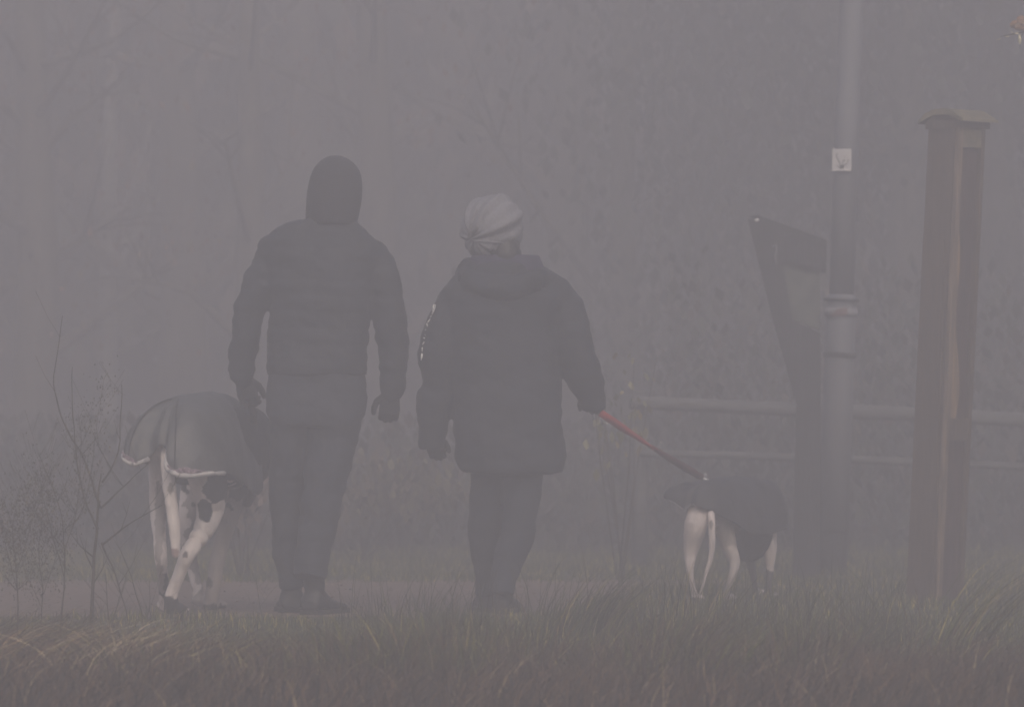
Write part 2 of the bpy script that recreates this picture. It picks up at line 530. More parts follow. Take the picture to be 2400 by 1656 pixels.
# trousers
bm = bmesh.new()
loft(bm, [hring(y, L, R, dp, D2) for y, L, R, dp in [(1010, 1095, 1285, .12), (1060, 1092, 1285, .125), (1110, 1103, 1271, .12)]])
ll = [(1080, 1143, 42, 0), (1158, 1142, 41, .03), (1212, 1137, 41, .05), (1252, 1135, 39, .07), (1287, 1135, 35, .08), (1325, 1136, 28, .09), (1360, 1140, 26, .10), (1398, 1142, 27, .1)]
rl = [(1080, 1228, 45, 0), (1171, 1223, 44, -.03), (1212, 1217, 40, -.04), (1249, 1212, 41, -.05), (1279, 1204, 40, -.06), (1306, 1195, 37, -.07), (1333, 1187, 34, -.08),
      (1362, 1178, 31, -.09), (1392, 1176, 31, -.1)]
for a in (ll, rl):
    p, r = arm_pts(a, D2)
    stube(bm, p, r, n=18, k=3, round_ends=False)
organic('trousers', bm, M['trouser'], woman, voxel=.009, smooth=4, wrinkle=.006, wscale=8)
hR = P(1173, 1440, D2 - .1); hR.z = 0
hL = P(1140, 1440, D2 + .10); hL.z = 0
shoe(woman, hR, .22, .26, .1, ankle=P(1175, 1365, D2 - .09), hgt=.1)
shoe(woman, hL, -.1, .26, .095, ankle=P(1141, 1365, D2 + .11), hgt=.1)
wL = (P(1012, 1018, D2 + .06), (P(1026, 1070, D2 + .08) - P(1012, 1018, D2 + .06)), X, Y, .75)
wR = (P(1386, 916, D2 + .06), (P(1394, 970, D2 + .08) - P(1386, 916, D2 + .06)), -X, Y, 1.15)
for W, a, b, n, c in (wL, wR):
    bm = bmesh.new()
    hand(bm, W, a, b, n, c, grow=.002, size=.84)
    organic('glove', bm, M['glove'], woman, voxel=.004, smooth=2, origin=W)
bm = bmesh.new()
CW = P(1163, 528, D2 + .02)
head_bm(bm, CW, .90)
stube(bm, [P(1175, 650, D2), P(1166, 560, D2)], [.055, .05])
loft(bm, [hring(y, L + 18, R - 18, dp - .04, D2) for y, L, R, dp in jt[:-2]])
for a in (la, ra, ll, rl):
    p, r = arm_pts(a, D2)
    p, r = (p[:-1], r[:-1]) if a in (ll, rl, ra) else (p[:-2], r[:-2])
    stube(bm, p, [(x[0] * .55 * (1 - .35 * i / len(r)), x[1] * .55 * (1 - .35 * i / len(r))) for i, x in enumerate(r)], n=14, k=3)
for W, a, b, n, c in (wL, wR):
    hand(bm, W, a, b, n, c, grow=-.0015, size=.84)
for h, yaw in ((hR, .22), (hL, -.1)):
    f = Vector((math.sin(yaw), math.cos(yaw), 0))
    stube(bm, [h + Z * .22 + f * .045, h + Z * .13 + f * .045, h + Z * .06 + f * .05, h + Z * .035 + f * .12, h + Z * .03 + f * .18], [.018, .018, .018, .016, .012])
organic('body', bm, M['skin'], woman, voxel=.007, smooth=2)
# hair at the nape, under the hat
bm = bmesh.new()
ellipsoid(bm, P(1170, 575, D2 - .02), (.082, .085, .055))
tube(bm, [P(1175, 560, D2 - .05), P(1188, 600, D2 - .06), P(1192, 630, D2 - .05)], [.055, .06, .05], 16)
organic('hair', bm, M['hair'], woman, voxel=.008, smooth=3, wrinkle=.003, wscale=30)
# slouchy knit hat: gathered at a point low on the left, pleats fanning from it
bm = bmesh.new()
cen = P(1153, 533, D2 - .005)
G = (P(1096, 566, D2 - .125) - cen).normalized()
u1 = G.cross(Z).normalized(); u2 = u1.cross(G).normalized()
NL, NP = 96, 40
rings = []
for i in range(1, NP):
    th = math.pi * .93 * i / NP
    ring = []
    for j in range(NL):
        ph = 2 * math.pi * j / NL
        dvec = G * math.cos(th) + (u1 * math.cos(ph) + u2 * math.sin(ph)) * math.sin(th)
        pleat = (.55 * math.sin(7 * ph + .6) + .45 * math.sin(13 * ph + 1.5)) * .0105 * math.sin(min(th * 1.1, math.pi)) ** .6
        gath = -.016 * math.exp(-(th / .22) ** 2)
        rx, ry, rz = .122, .137, .130
        q = Vector((dvec.x * rx, dvec.y * ry, dvec.z * rz))
        # the bag leans down-left and narrows to upper-left
        q.x += -.10 * q.z * (1 if q.z < 0 else 1.6) * -1 * .5
        if q.z > 0: q.x -= -.0
        if q.z < -.04 and q.x > 0: q *= (1 - 1.0 * min(.1, (-q.z - .04)))
        knit = .0012 * math.sin(90 * th) * (1 if j % 2 else .4)
        ring.append(cen + q + dvec * (pleat + gath + knit))
    rings.append(ring)
loft(bm, rings)
beanie = finish('knit_hat', bm, M['beanie'], woman)
bm = bmesh.new()
for k, (a, b, c) in enumerate([((1098, 566), (1150, 545), (1216, 505)), ((1098, 564), (1118, 520), (1168, 470)), ((1097, 566), (1140, 566), (1180, 572)),
                                ((1097, 560), (1100, 530), (1118, 490))]):
    pts = []
    for t in [i / 14 for i in range(15)]:
        x = (1 - t) ** 2 * a[0] + 2 * t * (1 - t) * b[0] + t * t * c[0]
        y = (1 - t) ** 2 * a[1] + 2 * t * (1 - t) * b[1] + t * t * c[1]
        q = P(x, y, D2) - cen
        s = 1 - (q.x / .122) ** 2 - (q.z / .125) ** 2
        pts.append(Vector((cen.x + q.x, cen.y - .135 * math.sqrt(max(.02, s)), cen.z + q.z)))
    tube(bm, pts, [.003 + .003 * math.sin(math.pi * min(1, i / 13)) for i in range(15)], 8)
finish('cable_rib', bm, M['beanie'], beanie)


# ------------------------------------------------------------------ dogs
def near(p, c, r, amp=.35, sc=30):
    d = (p - c)
    q = math.sqrt((d.x / r[0]) ** 2 + (d.y / r[1]) ** 2 + (d.z / r[2]) ** 2)
    return q + amp * noise.noise(p * sc) < 1


def fur_color(o, patches, base=(.80, .72, .69), dark=(.02, .02, .022)):
    me = o.data
    off = wpos(o)
    ca = me.color_attributes.new('Col', 'FLOAT_COLOR', 'POINT')
    buf = np.ones((len(me.vertices), 4), 'f')
    for i, v in enumerate(me.vertices):
        p = v.co + off
        c = base
        k = .9 + .2 * noise.noise(p * 9)
        for pc, pr, col in patches:
            if near(p, pc, pr):
                c = col; k = 1
        buf[i, :3] = [x * k for x in c]
    ca.data.foreach_set('color', buf.ravel())


def local(org, yaw):
    f = Vector((math.sin(yaw), math.cos(yaw), 0)); r = Vector((math.cos(yaw), -math.sin(yaw), 0))
    return lambda rr, ff, zz: org + r * rr + f * ff + Vector((0, 0, zz))


def drape(L, spine, bound, n=96, m=22, bulge=1.0, folds=0.01, seed=0.0):
    """cloth dome from a spine segment down to a closed boundary (local r,f,z)"""
    B = [Vector(b) for b in bound]
    nb = len(B)
    ring = []
    for i in range(n):
        t = i / n * nb
        k = int(t); t -= k
        p0, p1, p2, p3 = B[(k - 1) % nb], B[k % nb], B[(k + 1) % nb], B[(k + 2) % nb]
        ring.append(0.5 * ((2 * p1) + (p2 - p0) * t + (2 * p0 - 5 * p1 + 4 * p2 - p3) * t * t + (3 * p1 - p0 - 3 * p2 + p3) * t ** 3))
    fz = spine; f0, f1 = fz[0][0], fz[-1][0]
    out = []
    for i in range(m + 1):
        rho = i / m
        row = []
        for j, b in enumerate(ring):
            ff = min(max(b.y, f0 + .04), f1 - .04)
            top = float(np.interp(ff, [q[0] for q in fz], [q[1] for q in fz]))
            sp = Vector((0, ff, top))
            w = math.sin(rho * math.pi / 2) ** bulge
            h = 1 - math.cos(rho * math.pi / 2) ** 1.0
            p = Vector((sp.x + (b.x - sp.x) * w, sp.y + (b.y - sp.y) * w, top - (top - b.z) * h))
            a = j / n * 2 * math.pi
            fo = folds * rho ** 1.5 * (math.sin(a * 7 + seed + 3 * rho) * .6 + math.sin(a * 13 + 2 * seed) * .4)
            dr = Vector((b.x - sp.x, b.y - sp.y, 0))
            if dr.length > 1e-5: p += dr.normalized() * fo
            p.z += folds * .5 * math.sin(a * 5 + seed) * rho * (1 - rho) * 2 + .25 * folds * math.sin(ff * 60 + seed) * (1 - rho)
            row.append(L(p.x, p.y, p.z))
        out.append(row)
    return out


def coat_mesh(name, rows, material, parent, th=.006):
    bm = bmesh.new()
    loft(bm, rows, cap=False, closed=True)
    bmesh.ops.remove_doubles(bm, verts=bm.verts, dist=1e-6)
    bmesh.ops.recalc_face_normals(bm, faces=bm.faces)
    for v in bm.verts:
        q = v.co * 11
        v.co = v.co + v.normal * (.009 * noise.noise(Vector((q.x, q.y, q.z * .6))) + .005 * noise.noise(q * 2.4))
    me = bake(bm, [('SOLIDIFY', dict(thickness=th, offset=-1)), ('SUBSURF', dict(levels=1))], name)
    return link_mesh(name, me, material, parent)


# big patched dog
DB = 19.85
yawB = math.radians(17)
orgB = P(410, 1440, DB); orgB.z = 0
LB = local(orgB, yawB)
dogB = thing('dog', orgB, 'large white dog with black patches wearing a grey coat, beside the tall person', 'dog')
bm = bmesh.new()
stube(bm, [LB(0, 0, .70), LB(0, .05, .70), LB(0, .2, .71), LB(0, .42, .68), LB(0, .62, .66), LB(0, .78, .68), LB(0, .9, .70), LB(-.03, 1.02, .66), LB(-.07, 1.12, .60)],
      [(.10, .10), (.125, .125), (.115, .115), (.13, .16), (.135, .18), (.115, .15), (.08, .10), (.065, .08), (.05, .06)], n=20, ref=(0, 0, 1))
ellipsoid(bm, LB(-.09, 1.15, .57), (.07, .1, .075))
stube(bm, [LB(-.1, 1.17, .56), LB(-.15, 1.26, .49), LB(-.18, 1.31, .43)], [(.05, .05), (.04, .045), (.03, .035)], n=14, ref=(0, 0, 1))
for s in (-1, 1):
    stube(bm, [LB(-.08 + s * .055, 1.11, .63), LB(-.08 + s * .08, 1.11, .58), LB(-.08 + s * .085, 1.13, .52)], [(.012, .02), (.01, .028), (.006, .015)], n=10)
hr = [((470, 1035, 19.93), .085), ((480, 1090, 19.94), .083), ((490, 1140, 19.98), .073), ((493, 1190, 20.04), .056), ((480, 1235, 19.98), .044), ((455, 1275, 19.88), .034),
      ((440, 1298, 19.84), .031), ((424, 1335, 19.86), .026), ((408, 1375, 19.89), .024), ((401, 1398, 19.9), .027), ((403, 1418, 19.94), .031)]
hl = [((392, 1030, 19.98), .08), ((380, 1085, 20.0), .055), ((372, 1150, 20.1), .038), ((370, 1200, 20.12), .031), ((374, 1260, 20.06), .026), ((377, 1305, 20.02), .026),
      ((382, 1350, 20.1), .021), ((386, 1395, 20.2), .023), ((386, 1416, 20.25), .027)]
fr = [((545, 1075, 20.6), .075), ((548, 1140, 20.55), .062), ((538, 1195, 20.5), .046), ((522, 1260, 20.46), .034), ((508, 1320, 20.42), .032), ((500, 1375, 20.38), .029), ((495, 1415, 20.4), .033)]
fl = [((470, 1075, 20.65), .07), ((455, 1140, 20.7), .055), ((442, 1200, 20.7), .04), ((440, 1265, 20.75), .03), ((450, 1320, 20.8), .026), ((462, 1375, 20.8), .023), ((468, 1410, 20.8), .026)]
for leg in (hr, hl, fr, fl):
    stube(bm, [P(*q) for q, r in leg], [r for q, r in leg], n=16, k=4)
    e = P(*leg[-1][0])
    f = Vector((math.sin(yawB), math.cos(yawB), 0)); rr = Vector((math.cos(yawB), -math.sin(yawB), 0))
    e.z = .028
    stube(bm, [e, e + f * .05], [(.034, .026), (.038, .024)], n=12, ref=(0, 0, 1))
    for q in (-.027, -.009, .009, .027):
        stube(bm, [e + rr * q + f * .05, e + rr * q * 1.15 + f * .085 - Z * .006], [.014, .011], n=8)
tl = [((400, 1020, 19.83), .03), ((394, 1050, 19.76), .027), ((392, 1090, 19.73), .027), ((398, 1150, 19.72), .026), ((406, 1210, 19.72), .024), ((411, 1262, 19.73), .022), ((412, 1298, 19.74), .018)]
stube(bm, [P(*q) for q, r in tl], [r for q, r in tl], n=14)
bodyB = organic('body', bm, M['fur'], dogB, voxel=.0065, smooth=4, wrinkle=.002, wscale=20)
BLK = (.02, .02, .022)
fur_color(bodyB, [(LB(.10, .72, .2), (.16, .34, .75), (.40, .36, .32)), (LB(-.10, .75, .2), (.14, .34, .75), (.34, .30, .28)), (P(481, 1196, 19.98), (.031, .12, .045), BLK), (P(515, 1130, 19.95), (.07, .16, .075), BLK),  # first two patches grey the front legs, painting haze into the fur
                  (P(404, 1425, 19.95), (.07, .13, .062), (.06, .055, .055)), (P(497, 1425, 20.45), (.055, .1, .035), (.06, .05, .05)),
                  (P(490, 1365, 20.36), (.018, .06, .02), (.09, .08, .08)), (P(435, 1300, 19.83), (.015, .05, .015), (.12, .1, .1)),
                  (P(384, 1370, 20.15), (.03, .2, .06), (.05, .05, .06)), (P(376, 1230, 20.1), (.02, .16, .3), (.36, .32, .30)), (LB(0, .78, .70), (.45, .5, .26), BLK), (LB(-.12, 1.2, .54), (.17, .2, .2), BLK),  # mid-grey patch paints shade and haze down the left hind leg
                  (P(400, 1145, 19.7), (.012, .05, .02), (.25, .22, .2)), (P(407, 1295, 19.7), (.02, .05, .02), (.42, .30, .28))])
bnd = [(.0, -.16, .665), (.035, -.17, .63), (.05, -.21, .575), (.12, -.21, .548), (.19, -.14, .555), (.215, .05, .55), (.185, .30, .50), (.14, .55, .46), (.09, .74, .50), (.05, .82, .60),
       (0, .84, .68), (-.07, .84, .62), (-.14, .8, .54), (-.165, .58, .50), (-.18, .35, .53), (-.18, .08, .60), (-.165, -.10, .64), (-.14, -.17, .605), (-.10, -.17, .59), (-.045, -.15, .615)]
rows = drape(LB, ((.0, .835), (.12, .862), (.3, .874), (.5, .868), (.7, .84), (.84, .79)), bnd, folds=.010, seed=1.0, bulge=1.05)
coat = coat_mesh('coat', rows, M['coat_big'], dogB)
edge = rows[-1]
n = len(edge)
bm = bmesh.new()
step = n / 20
seg = lambda a, b: [edge[int(round(k)) % n] for k in np.linspace(a * step, b * step, 24)]
tube(bm, seg(1.2, 4.6), [.0125 - .004 * abs(i - 10) / 14 for i in range(24)], 10)
finish('piping', bm, M['piping'], coat)
bm = bmesh.new()
tube(bm, seg(16.0, 18.9), [.0105 - .003 * abs(i - 12) / 14 for i in range(24)], 10)
finish('piping', bm, M['piping'], coat)
# fleece lining inside the two rear flaps
for a, b in ((1.9, 4.0), (16.4, 18.2)):
    bm = bmesh.new()
    r1 = [edge[int(round(k)) % n] for k in np.linspace(a * step, b * step, 24)]
    r2 = [p + Vector((0, -.007, .004)) for p in r1]
    r3 = [rows[-5][int(round(k)) % n] + Vector((0, -.012, -.02)) for k in np.linspace(a * step, b * step, 24)]
    me_rows = [r1, r2, [x + Vector((.004 * noise.noise(x * 30), -.004, .004 + .030 * math.sin(math.pi * i / 23) * (.7 + .5 * noise.noise(x * 25)))) for i, x in enumerate(r2)]]
    loft(bm, me_rows, cap=False, closed=False)
    me = bake(bm, [('SOLIDIFY', dict(thickness=.006)), ('SUBSURF', dict(levels=2))], 'lining')
    nrm = [v.normal.copy() for v in me.vertices]
    for v, vn in zip(me.vertices, nrm):
        v.co += vn * .006 * noise.noise(v.co * 60)
    link_mesh('lining', me, M['fleece'], coat)
# seams along the coat
for jj in (2.6, 17.4):
    bm = bmesh.new()
    col_ = int(jj * step)
    tube(bm, [rows[i][col_] + Vector((0, -.002, .002)) for i in range(2, len(rows) - 1)], .003, 6)
    finish('seam', bm, M['black_web'], coat)
bm = bmesh.new()
tube(bm, [P(578, 1100, 20.5), P(576, 1140, 20.5), P(568, 1183, 20.5)], [(.016, .004), (.015, .004), (.013, .004)], 10)
finish('strap', bm, M['black_web'], coat)
bm = bmesh.new()
ellipsoid(bm, P(413, 1029, 19.66), (.003, .003, .003), u=10, v=8)
finish('stud', bm, M['steel'], coat, origin=P(413, 1029, 19.66))
# chain collar
bm = bmesh.new()
cp = [(572, 962, 20.45), (579, 972, 20.4), (583, 985, 20.4), (580, 1000, 20.4), (583, 1014, 20.4), (592, 1020, 20.4), (602, 1030, 20.42), (608, 1045, 20.5), (607, 1065, 20.6)]
pp, _ = dense([P(*q) for q in cp], [.002] * len(cp), 5)
for i, q in enumerate(pp[:-1]):
    d = (pp[i + 1] - q)
    if d.length < 1e-6: continue
    dn = d.normalized(); u = dn.cross(Y if i % 2 else X); u = u.normalized() if u.length > 1e-4 else Z
    lk = [q + dn * .006 * math.cos(t) + u * .0035 * math.sin(t) for t in [2 * math.pi * k / 8 for k in range(9)]]
    tube(bm, lk, .0012, 5)
collar = finish('chain_collar', bm, M['steel'], dogB)
bm = bmesh.new()
rc = P(591, 1004, 20.38)
tube(bm, [rc + X * .021 * math.cos(t) + Z * .026 * math.sin(t) for t in [2 * math.pi * k / 24 for k in range(25)]], .0018, 6)
finish('ring', bm, M['steel'], collar)

# dark lead from the man's left hand to the chain
ld = thing('dog_lead', P(586, 955, D1 + .1), "short black webbing lead hanging from the tall person's left glove to the big dog's chain", 'dog lead')
bm = bmesh.new()
tube(bm, dense([P(578, 930, D1 + .05), P(588, 950, D1 + .09), P(594, 972, 20.25), P(592, 992, 20.38)], [.01] * 4, 4)[0], (.014, .003), 10)
finish('webbing', bm, M['black_web'], ld)
bm = bmesh.new()
tube(bm, [P(572, 905, D1 + .07), P(566, 930, D1 + .03), P(575, 952, D1 + .04), P(590, 945, D1 + .11), P(588, 915, D1 + .12), P(572, 905, D1 + .07)], (.003, .011), 8)
finish('handle_loop', bm, M['black_web'], ld)

# small dog
DS = 21.45
yawS = math.radians(33)
orgS = P(1645, 1400, DS); orgS.z = 0
LS = local(orgS, yawS)
dogS = thing('dog', orgS, 'smaller slender pale dog in a black coat, on the red lead', 'dog')
bm = bmesh.new()
stube(bm, [LS(0, .025, .41), LS(0, .07, .42), LS(0, .16, .42), LS(0, .28, .375), LS(0, .4, .355), LS(-.02, .5, .38), LS(-.05, .57, .37), LS(-.09, .63, .32)],
      [(.06, .055), (.07, .07), (.06, .06), (.072, .10), (.08, .13), (.065, .09), (.045, .055), (.036, .045)], n=18, ref=(0, 0, 1))
ellipsoid(bm, LS(-.12, .66, .28), (.042, .05, .045))
stube(bm, [LS(-.13, .67, .27), LS(-.16, .70, .21), LS(-.18, .71, .17)], [.03, .024, .016], n=12, ref=(0, 0, 1))
for s in (-1, 1):
    stube(bm, [LS(-.11 + s * .03, .64, .315), LS(-.11 + s * .042, .63, .30), LS(-.11 + s * .045, .61, .28)], [(.008, .012), (.006, .014), (.004, .008)], n=8)
hl = [((1640, 1195, 21.44), .050), ((1631, 1230, 21.40), .050), ((1623, 1270, 21.42), .040), ((1618, 1300, 21.42), .028), ((1617, 1335, 21.4), .0155), ((1622, 1370, 21.42), .0125), ((1627, 1392, 21.45), .016)]
hrr = [((1682, 1200, 21.52), .045), ((1698, 1240, 21.54), .043), ((1710, 1285, 21.55), .033), ((1722, 1315, 21.5), .024), ((1717, 1345, 21.44), .017), ((1707, 1375, 21.45), .0125), ((1703, 1393, 21.5), .016)]
fr = [((1800, 1205, 21.85), .04), ((1801, 1245, 21.82), .038), ((1803, 1285, 21.8), .033), ((1805, 1325, 21.8), .018), ((1802, 1360, 21.8), .014), ((1800, 1388, 21.82), .016)]
fl = [((1752, 1230, 22.0), .035), ((1755, 1290, 22.0), .026), ((1762, 1330, 22.0), .018), ((1768, 1365, 22.05), .013), ((1772, 1388, 22.1), .015)]
for leg in (hl, hrr, fr, fl):
    stube(bm, [P(*q) for q, r in leg], [r for q, r in leg], n=14, k=4)
    e = P(*leg[-1][0]); e.z = .016
    f = Vector((math.sin(yawS), math.cos(yawS), 0)); rr = Vector((math.cos(yawS), -math.sin(yawS), 0))
    stube(bm, [e, e + f * .03], [(.02, .015), (.023, .014)], n=10, ref=(0, 0, 1))
    for q in (-.016, -.005, .005, .016):
        stube(bm, [e + rr * q + f * .03, e + rr * q * 1.1 + f * .05 - Z * .003], [.0085, .0065], n=8)
tl = [((1663, 1185, 21.42), .016), ((1667, 1210, 21.36), .0155), ((1669, 1260, 21.34), .015), ((1667, 1300, 21.34), .012), ((1656, 1340, 21.34), .0085), ((1648, 1368, 21.34), .0065), ((1641, 1390, 21.34), .004)]
stube(bm, [P(*q) for q, r in tl], [r for q, r in tl], n=12)
bodyS = organic('body', bm, M['fur'], dogS, voxel=.0048, smooth=3, wrinkle=.001, wscale=30)
fur_color(bodyS, [(P(1712, 1290, 21.52), (.068, .25, .3), (.34, .30, .28)), (P(1800, 1370, 21.8), (.04, .2, .065), (.06, .055, .055)),  # first patch greys the right hind leg so it looks hazier
                  (P(1627, 1408, 21.45), (.04, .1, .018), (.08, .07, .07)), (P(1667, 1230, 21.33), (.008, .03, .02), (.2, .18, .17)),
                  (P(1765, 1340, 22.05), (.05, .15, .1), (.10, .09, .08)), (LS(-.14, .69, .25), (.09, .09, .09), BLK)],
          base=(.60, .53, .51))
bnd = [(0, -.09, .405), (.04, -.09, .395), (.085, -.04, .37), (.115, .06, .33), (.125, .18, .285), (.13, .32, .27), (.125, .46, .29), (.095, .56, .31), (.04, .62, .35),
       (0, .63, .37), (-.05, .61, .36), (-.1, .54, .34), (-.125, .38, .32), (-.125, .22, .38), (-.125, .08, .425), (-.15, -.08, .432), (-.075, -.09, .41), (-.03, -.10, .385)]
rows = drape(LS, ((.02, .50), (.12, .512), (.4, .515), (.5, .50)), bnd, folds=.008, seed=2.3, bulge=.8)
coatS = coat_mesh('coat', rows, M['coat_small'], dogS, th=.004)
edge = rows[-1]; n = len(edge); step = n / 18
bm = bmesh.new()
tube(bm, [edge[int(round(k)) % n] for k in np.linspace(15.6 * step, 18.6 * step, 20)], .0035, 8)
finish('hem', bm, mat('hem_grey', (.16, .16, .17), .7), coatS)
bm = bmesh.new()
loft(bm, [[LS(.098 * math.cos(t) * w, ff + .01 * math.sin(3 * t), .30 + .145 * math.sin(t) * w) for t in [2 * math.pi * k / 28 for k in range(28)]]
          for ff, w in ((.26, .78), (.28, .92), (.33, 1.0), (.39, 1.0), (.44, .95), (.47, .8))])
organic('belly_band', bm, M['coat_small'], dogS, voxel=.006, smooth=3, wrinkle=.003, wscale=25)
bm = bmesh.new()
cc = LS(-.05, .565, .375)
fS = Vector((math.sin(yawS), math.cos(yawS), 0)); rS = Vector((math.cos(yawS), -math.sin(yawS), 0))
tube(bm, [cc + rS * .055 * math.cos(t) + (Z * .9 + fS * .4).normalized() * .062 * math.sin(t) for t in [2 * math.pi * k / 24 for k in range(25)]], (.003, .012), 8)
finish('collar', bm, M['red'], dogS)

# red lead
H = P(1408, 966, D2 + .1)
tip = P(1655, 1124, 21.9)
lead = thing('dog_lead', H, "taut red webbing lead from the parka wearer's right hand down to the smaller dog", 'dog lead')


def ribbon(bm, pts, ws, th=.0016):
    pts = [Vector(p) for p in pts]
    rings = []
    for i, p in enumerate(pts):
        t = (pts[min(i + 1, len(pts) - 1)] - pts[max(i - 1, 0)]).normalized()
        u = t.cross(Y).normalized(); v = u.cross(t)
        w = ws[i] if isinstance(ws, (list, tuple)) else ws
        rings.append([p + u * w + v * th, p - u * w + v * th, p - u * w - v * th, p + u * w - v * th])
    loft(bm, rings)


def along(t, dx=0, dy=0):
    x = 1412 + (1655 - 1412) * t; y = 970 + (1124 - 970) * t
    return P(x + dx, y + dy + 4 * math.sin(math.pi * t), D2 + .08 + (21.9 - D2 - .08) * t)


bm = bmesh.new()
ribbon(bm, [along(t) for t in (-.02, .08, .2, .32, .45, .52)], [.014, .0155, .015, .010, .007, .009])
finish('webbing', bm, M['red'], lead)
bm = bmesh.new()
ribbon(bm, [along(t, 0, -5) + Vector((0, -.006, 0)) for t in (-.02, .1, .25, .4)], [.006, .006, .005, .004])
finish('webbing_edge', bm, M['red'], lead)
bm = bmesh.new()
ribbon(bm, [along(t) for t in (.50, .6, .72, .85, .93, .97)], [.009, .0125, .0145, .0155, .014, .010])
gh = finish('grab_handle', bm, M['maroon'], lead)
bm = bmesh.new()
q = along(.545, 4, -16)
tube(bm, [q + X * .010 * math.cos(t) + Z * .009 * math.sin(t) for t in [math.pi * k / 12 for k in range(0, 25)]], .0011, 6)
finish('ring', bm, M['steel'], lead)
bm = bmesh.new()
q = along(.03, 0, 14)
tube(bm, [q + Vector((-.02, 0, .012)), q + Vector((-.006, 0, 0)), q + Vector((.006, 0, -.006)), q + Vector((.02, 0, -.006))], .0012, 6)
finish('wire_loop', bm, M['steel'], lead)
for dt, dy in ((.93, -11), (.945, -2)):
    bm = bmesh.new()
    q = along(dt, 0, dy) - Y * .006
    ellipsoid(bm, q, (.0028, .002, .0028), u=10, v=8)
    finish('rivet', bm, M['steel'], gh, origin=q)
bm = bmesh.new()
q = along(.985)
stube(bm, [q + Vector((-.006, -.004, .004)), q + Vector((.004, -.004, .02)), q + Vector((.010, -.004, .016)), q + Vector((.006, -.004, -.004))], .0022, n=8)
e = LS(0, .56, .44)
stube(bm, [along(.97), (along(.97) + e) / 2, e], .0025, n=8)
finish('trigger_clip', bm, M['steel'], lead)

# ------------------------------------------------------------------ wooden gate post at the right
DP = 21.6
kP = DP / FX
pb = P(2192, 1405, DP); pb.z = 0
gp = thing('wooden_post', pb, 'tall square oak post with recessed slots and curved cap, in grass at right', 'post')
import mathutils
lean = math.atan2((2245 - 2192), (1405 - 290))
HT = (1405 - 287) * kP
ex = Vector((1, -1, 0)).normalized()     # along the left (dark) face, towards the near corner
ey = Vector((1, 1, 0)).normalized()      # along the right face, away from the camera
S = .168


def Q(a, b, z):
    """a along ex, b along ey from the post's axis, leaning"""
    return pb + ex * a + ey * b + Vector((math.tan(lean) * z, 0, z))


def qbox(bm, a0, a1, b0, b1, z0, z1):
    vs = [bm.verts.new(Q(a, b, z)) for z in (z0, z1) for b in (b0, b1) for a in (a0, a1)]
    for f in ((0, 1, 3, 2), (4, 6, 7, 5), (0, 4, 5, 1), (2, 3, 7, 6), (0, 2, 6, 4), (1, 5, 7, 3)):
        bm.faces.new([vs[i] for i in f])


h = S / 2
zt = HT
z_u0, z_u1 = (1405 - 980) * kP, (1405 - 348) * kP      # upper slot
z_l1 = (1405 - 1033) * kP                              # lower slot top
# right face is the face with a=+h ; slots are cut into it between b=-h+.035 .. h-.022
bm = bmesh.new()
qbox(bm, -h, h - .022, -h, h, -.1, zt)                       # core
bmesh.ops.bevel(bm, geom=bm.edges[:], offset=.003, segments=1, affect='EDGES')
post_core = finish('post_core', bm, mat('shaded_oak', (.060, .030, .024), .85, color2=(.022, .014, .012), scale=7, bump=.7, bscale=20, stretch=(9, 9, .7)), gp, smooth=False)  # core oak darkened so the slots look like shaded recesses
bm = bmesh.new()
qbox(bm, h - .024, h, -h - .001, -h + .028, -.1, zt - .002)
bmesh.ops.bevel(bm, geom=bm.edges[:], offset=.003, segments=1, affect='EDGES')
finish('front_cheek', bm, mat('lit_oak', (.19, .135, .09), .85, color2=(.08, .058, .042), scale=7, bump=.7, bscale=20, stretch=(9, 9, .7)), gp, smooth=False)  # same oak lightened to paint the bright edge at the corner
bm = bmesh.new()
qbox(bm, h - .024, h + .001, h - .022, h + .001, -.1, zt - .002)
bmesh.ops.bevel(bm, geom=bm.edges[:], offset=.003, segments=1, affect='EDGES')
finish('rear_cheek', bm, M['oak'], gp, smooth=False)
bm = bmesh.new()
qbox(bm, h - .024, h - .003, -h + .0285, h - .0225, z_u1, zt - .004)
finish('top_block', bm, M['cap'], gp, smooth=False)
bm = bmesh.new()
qbox(bm, h - .024, h - .003, -h + .0285, h - .0225, z_l1, z_u0)
finish('middle_block', bm, M['oak'], gp, smooth=False)
bm = bmesh.new()   # pale fresh grain where the upper slot's side is worn: a strip proud of the slot floor
rings = []
for t in [i / 16 for i in range(17)]:
    z = z_u0 + (z_u1 - z_u0) * (.0 + .72 * t)
    w = .07 * (1 - t) ** .5 * (.7 + .3 * math.sin(9 * t)) + .004
    rings.append([Q(h - .0219, -h + .029, z), Q(h - .018, -h + .029, z), Q(h - .018, -h + .029 + w, z), Q(h - .0219, -h + .029 + w, z)])
loft(bm, rings)
finish('worn_grain', bm, M['oak_fresh'], post_core, smooth=False)
bm = bmesh.new()
qbox(bm, -h - .001, h - .0245, -h - .004, -h - .0002, -.1, zt - .003)
finish('side_cheek', bm, M['oak'], gp, smooth=False)
bm = bmesh.new()   # sloping shoulder notch on the left face
zn = (1405 - 565) * kP
loft(bm, [[Q(-h + .004, -h - .012, -.05), Q(h - .01, -h - .012, -.05), Q(h - .01, -h - .004, -.05), Q(-h + .004, -h - .004, -.05)],
          [Q(-h + .004, -h - .012, zn), Q(h - .05, -h - .012, zn), Q(h - .05, -h - .004, zn), Q(-h + .004, -h - .004, zn)]])
finish('face_board', bm, M['oak'], gp, smooth=False)
bm = bmesh.new()   # cap: barrel gable on the left face, roof slope to the right
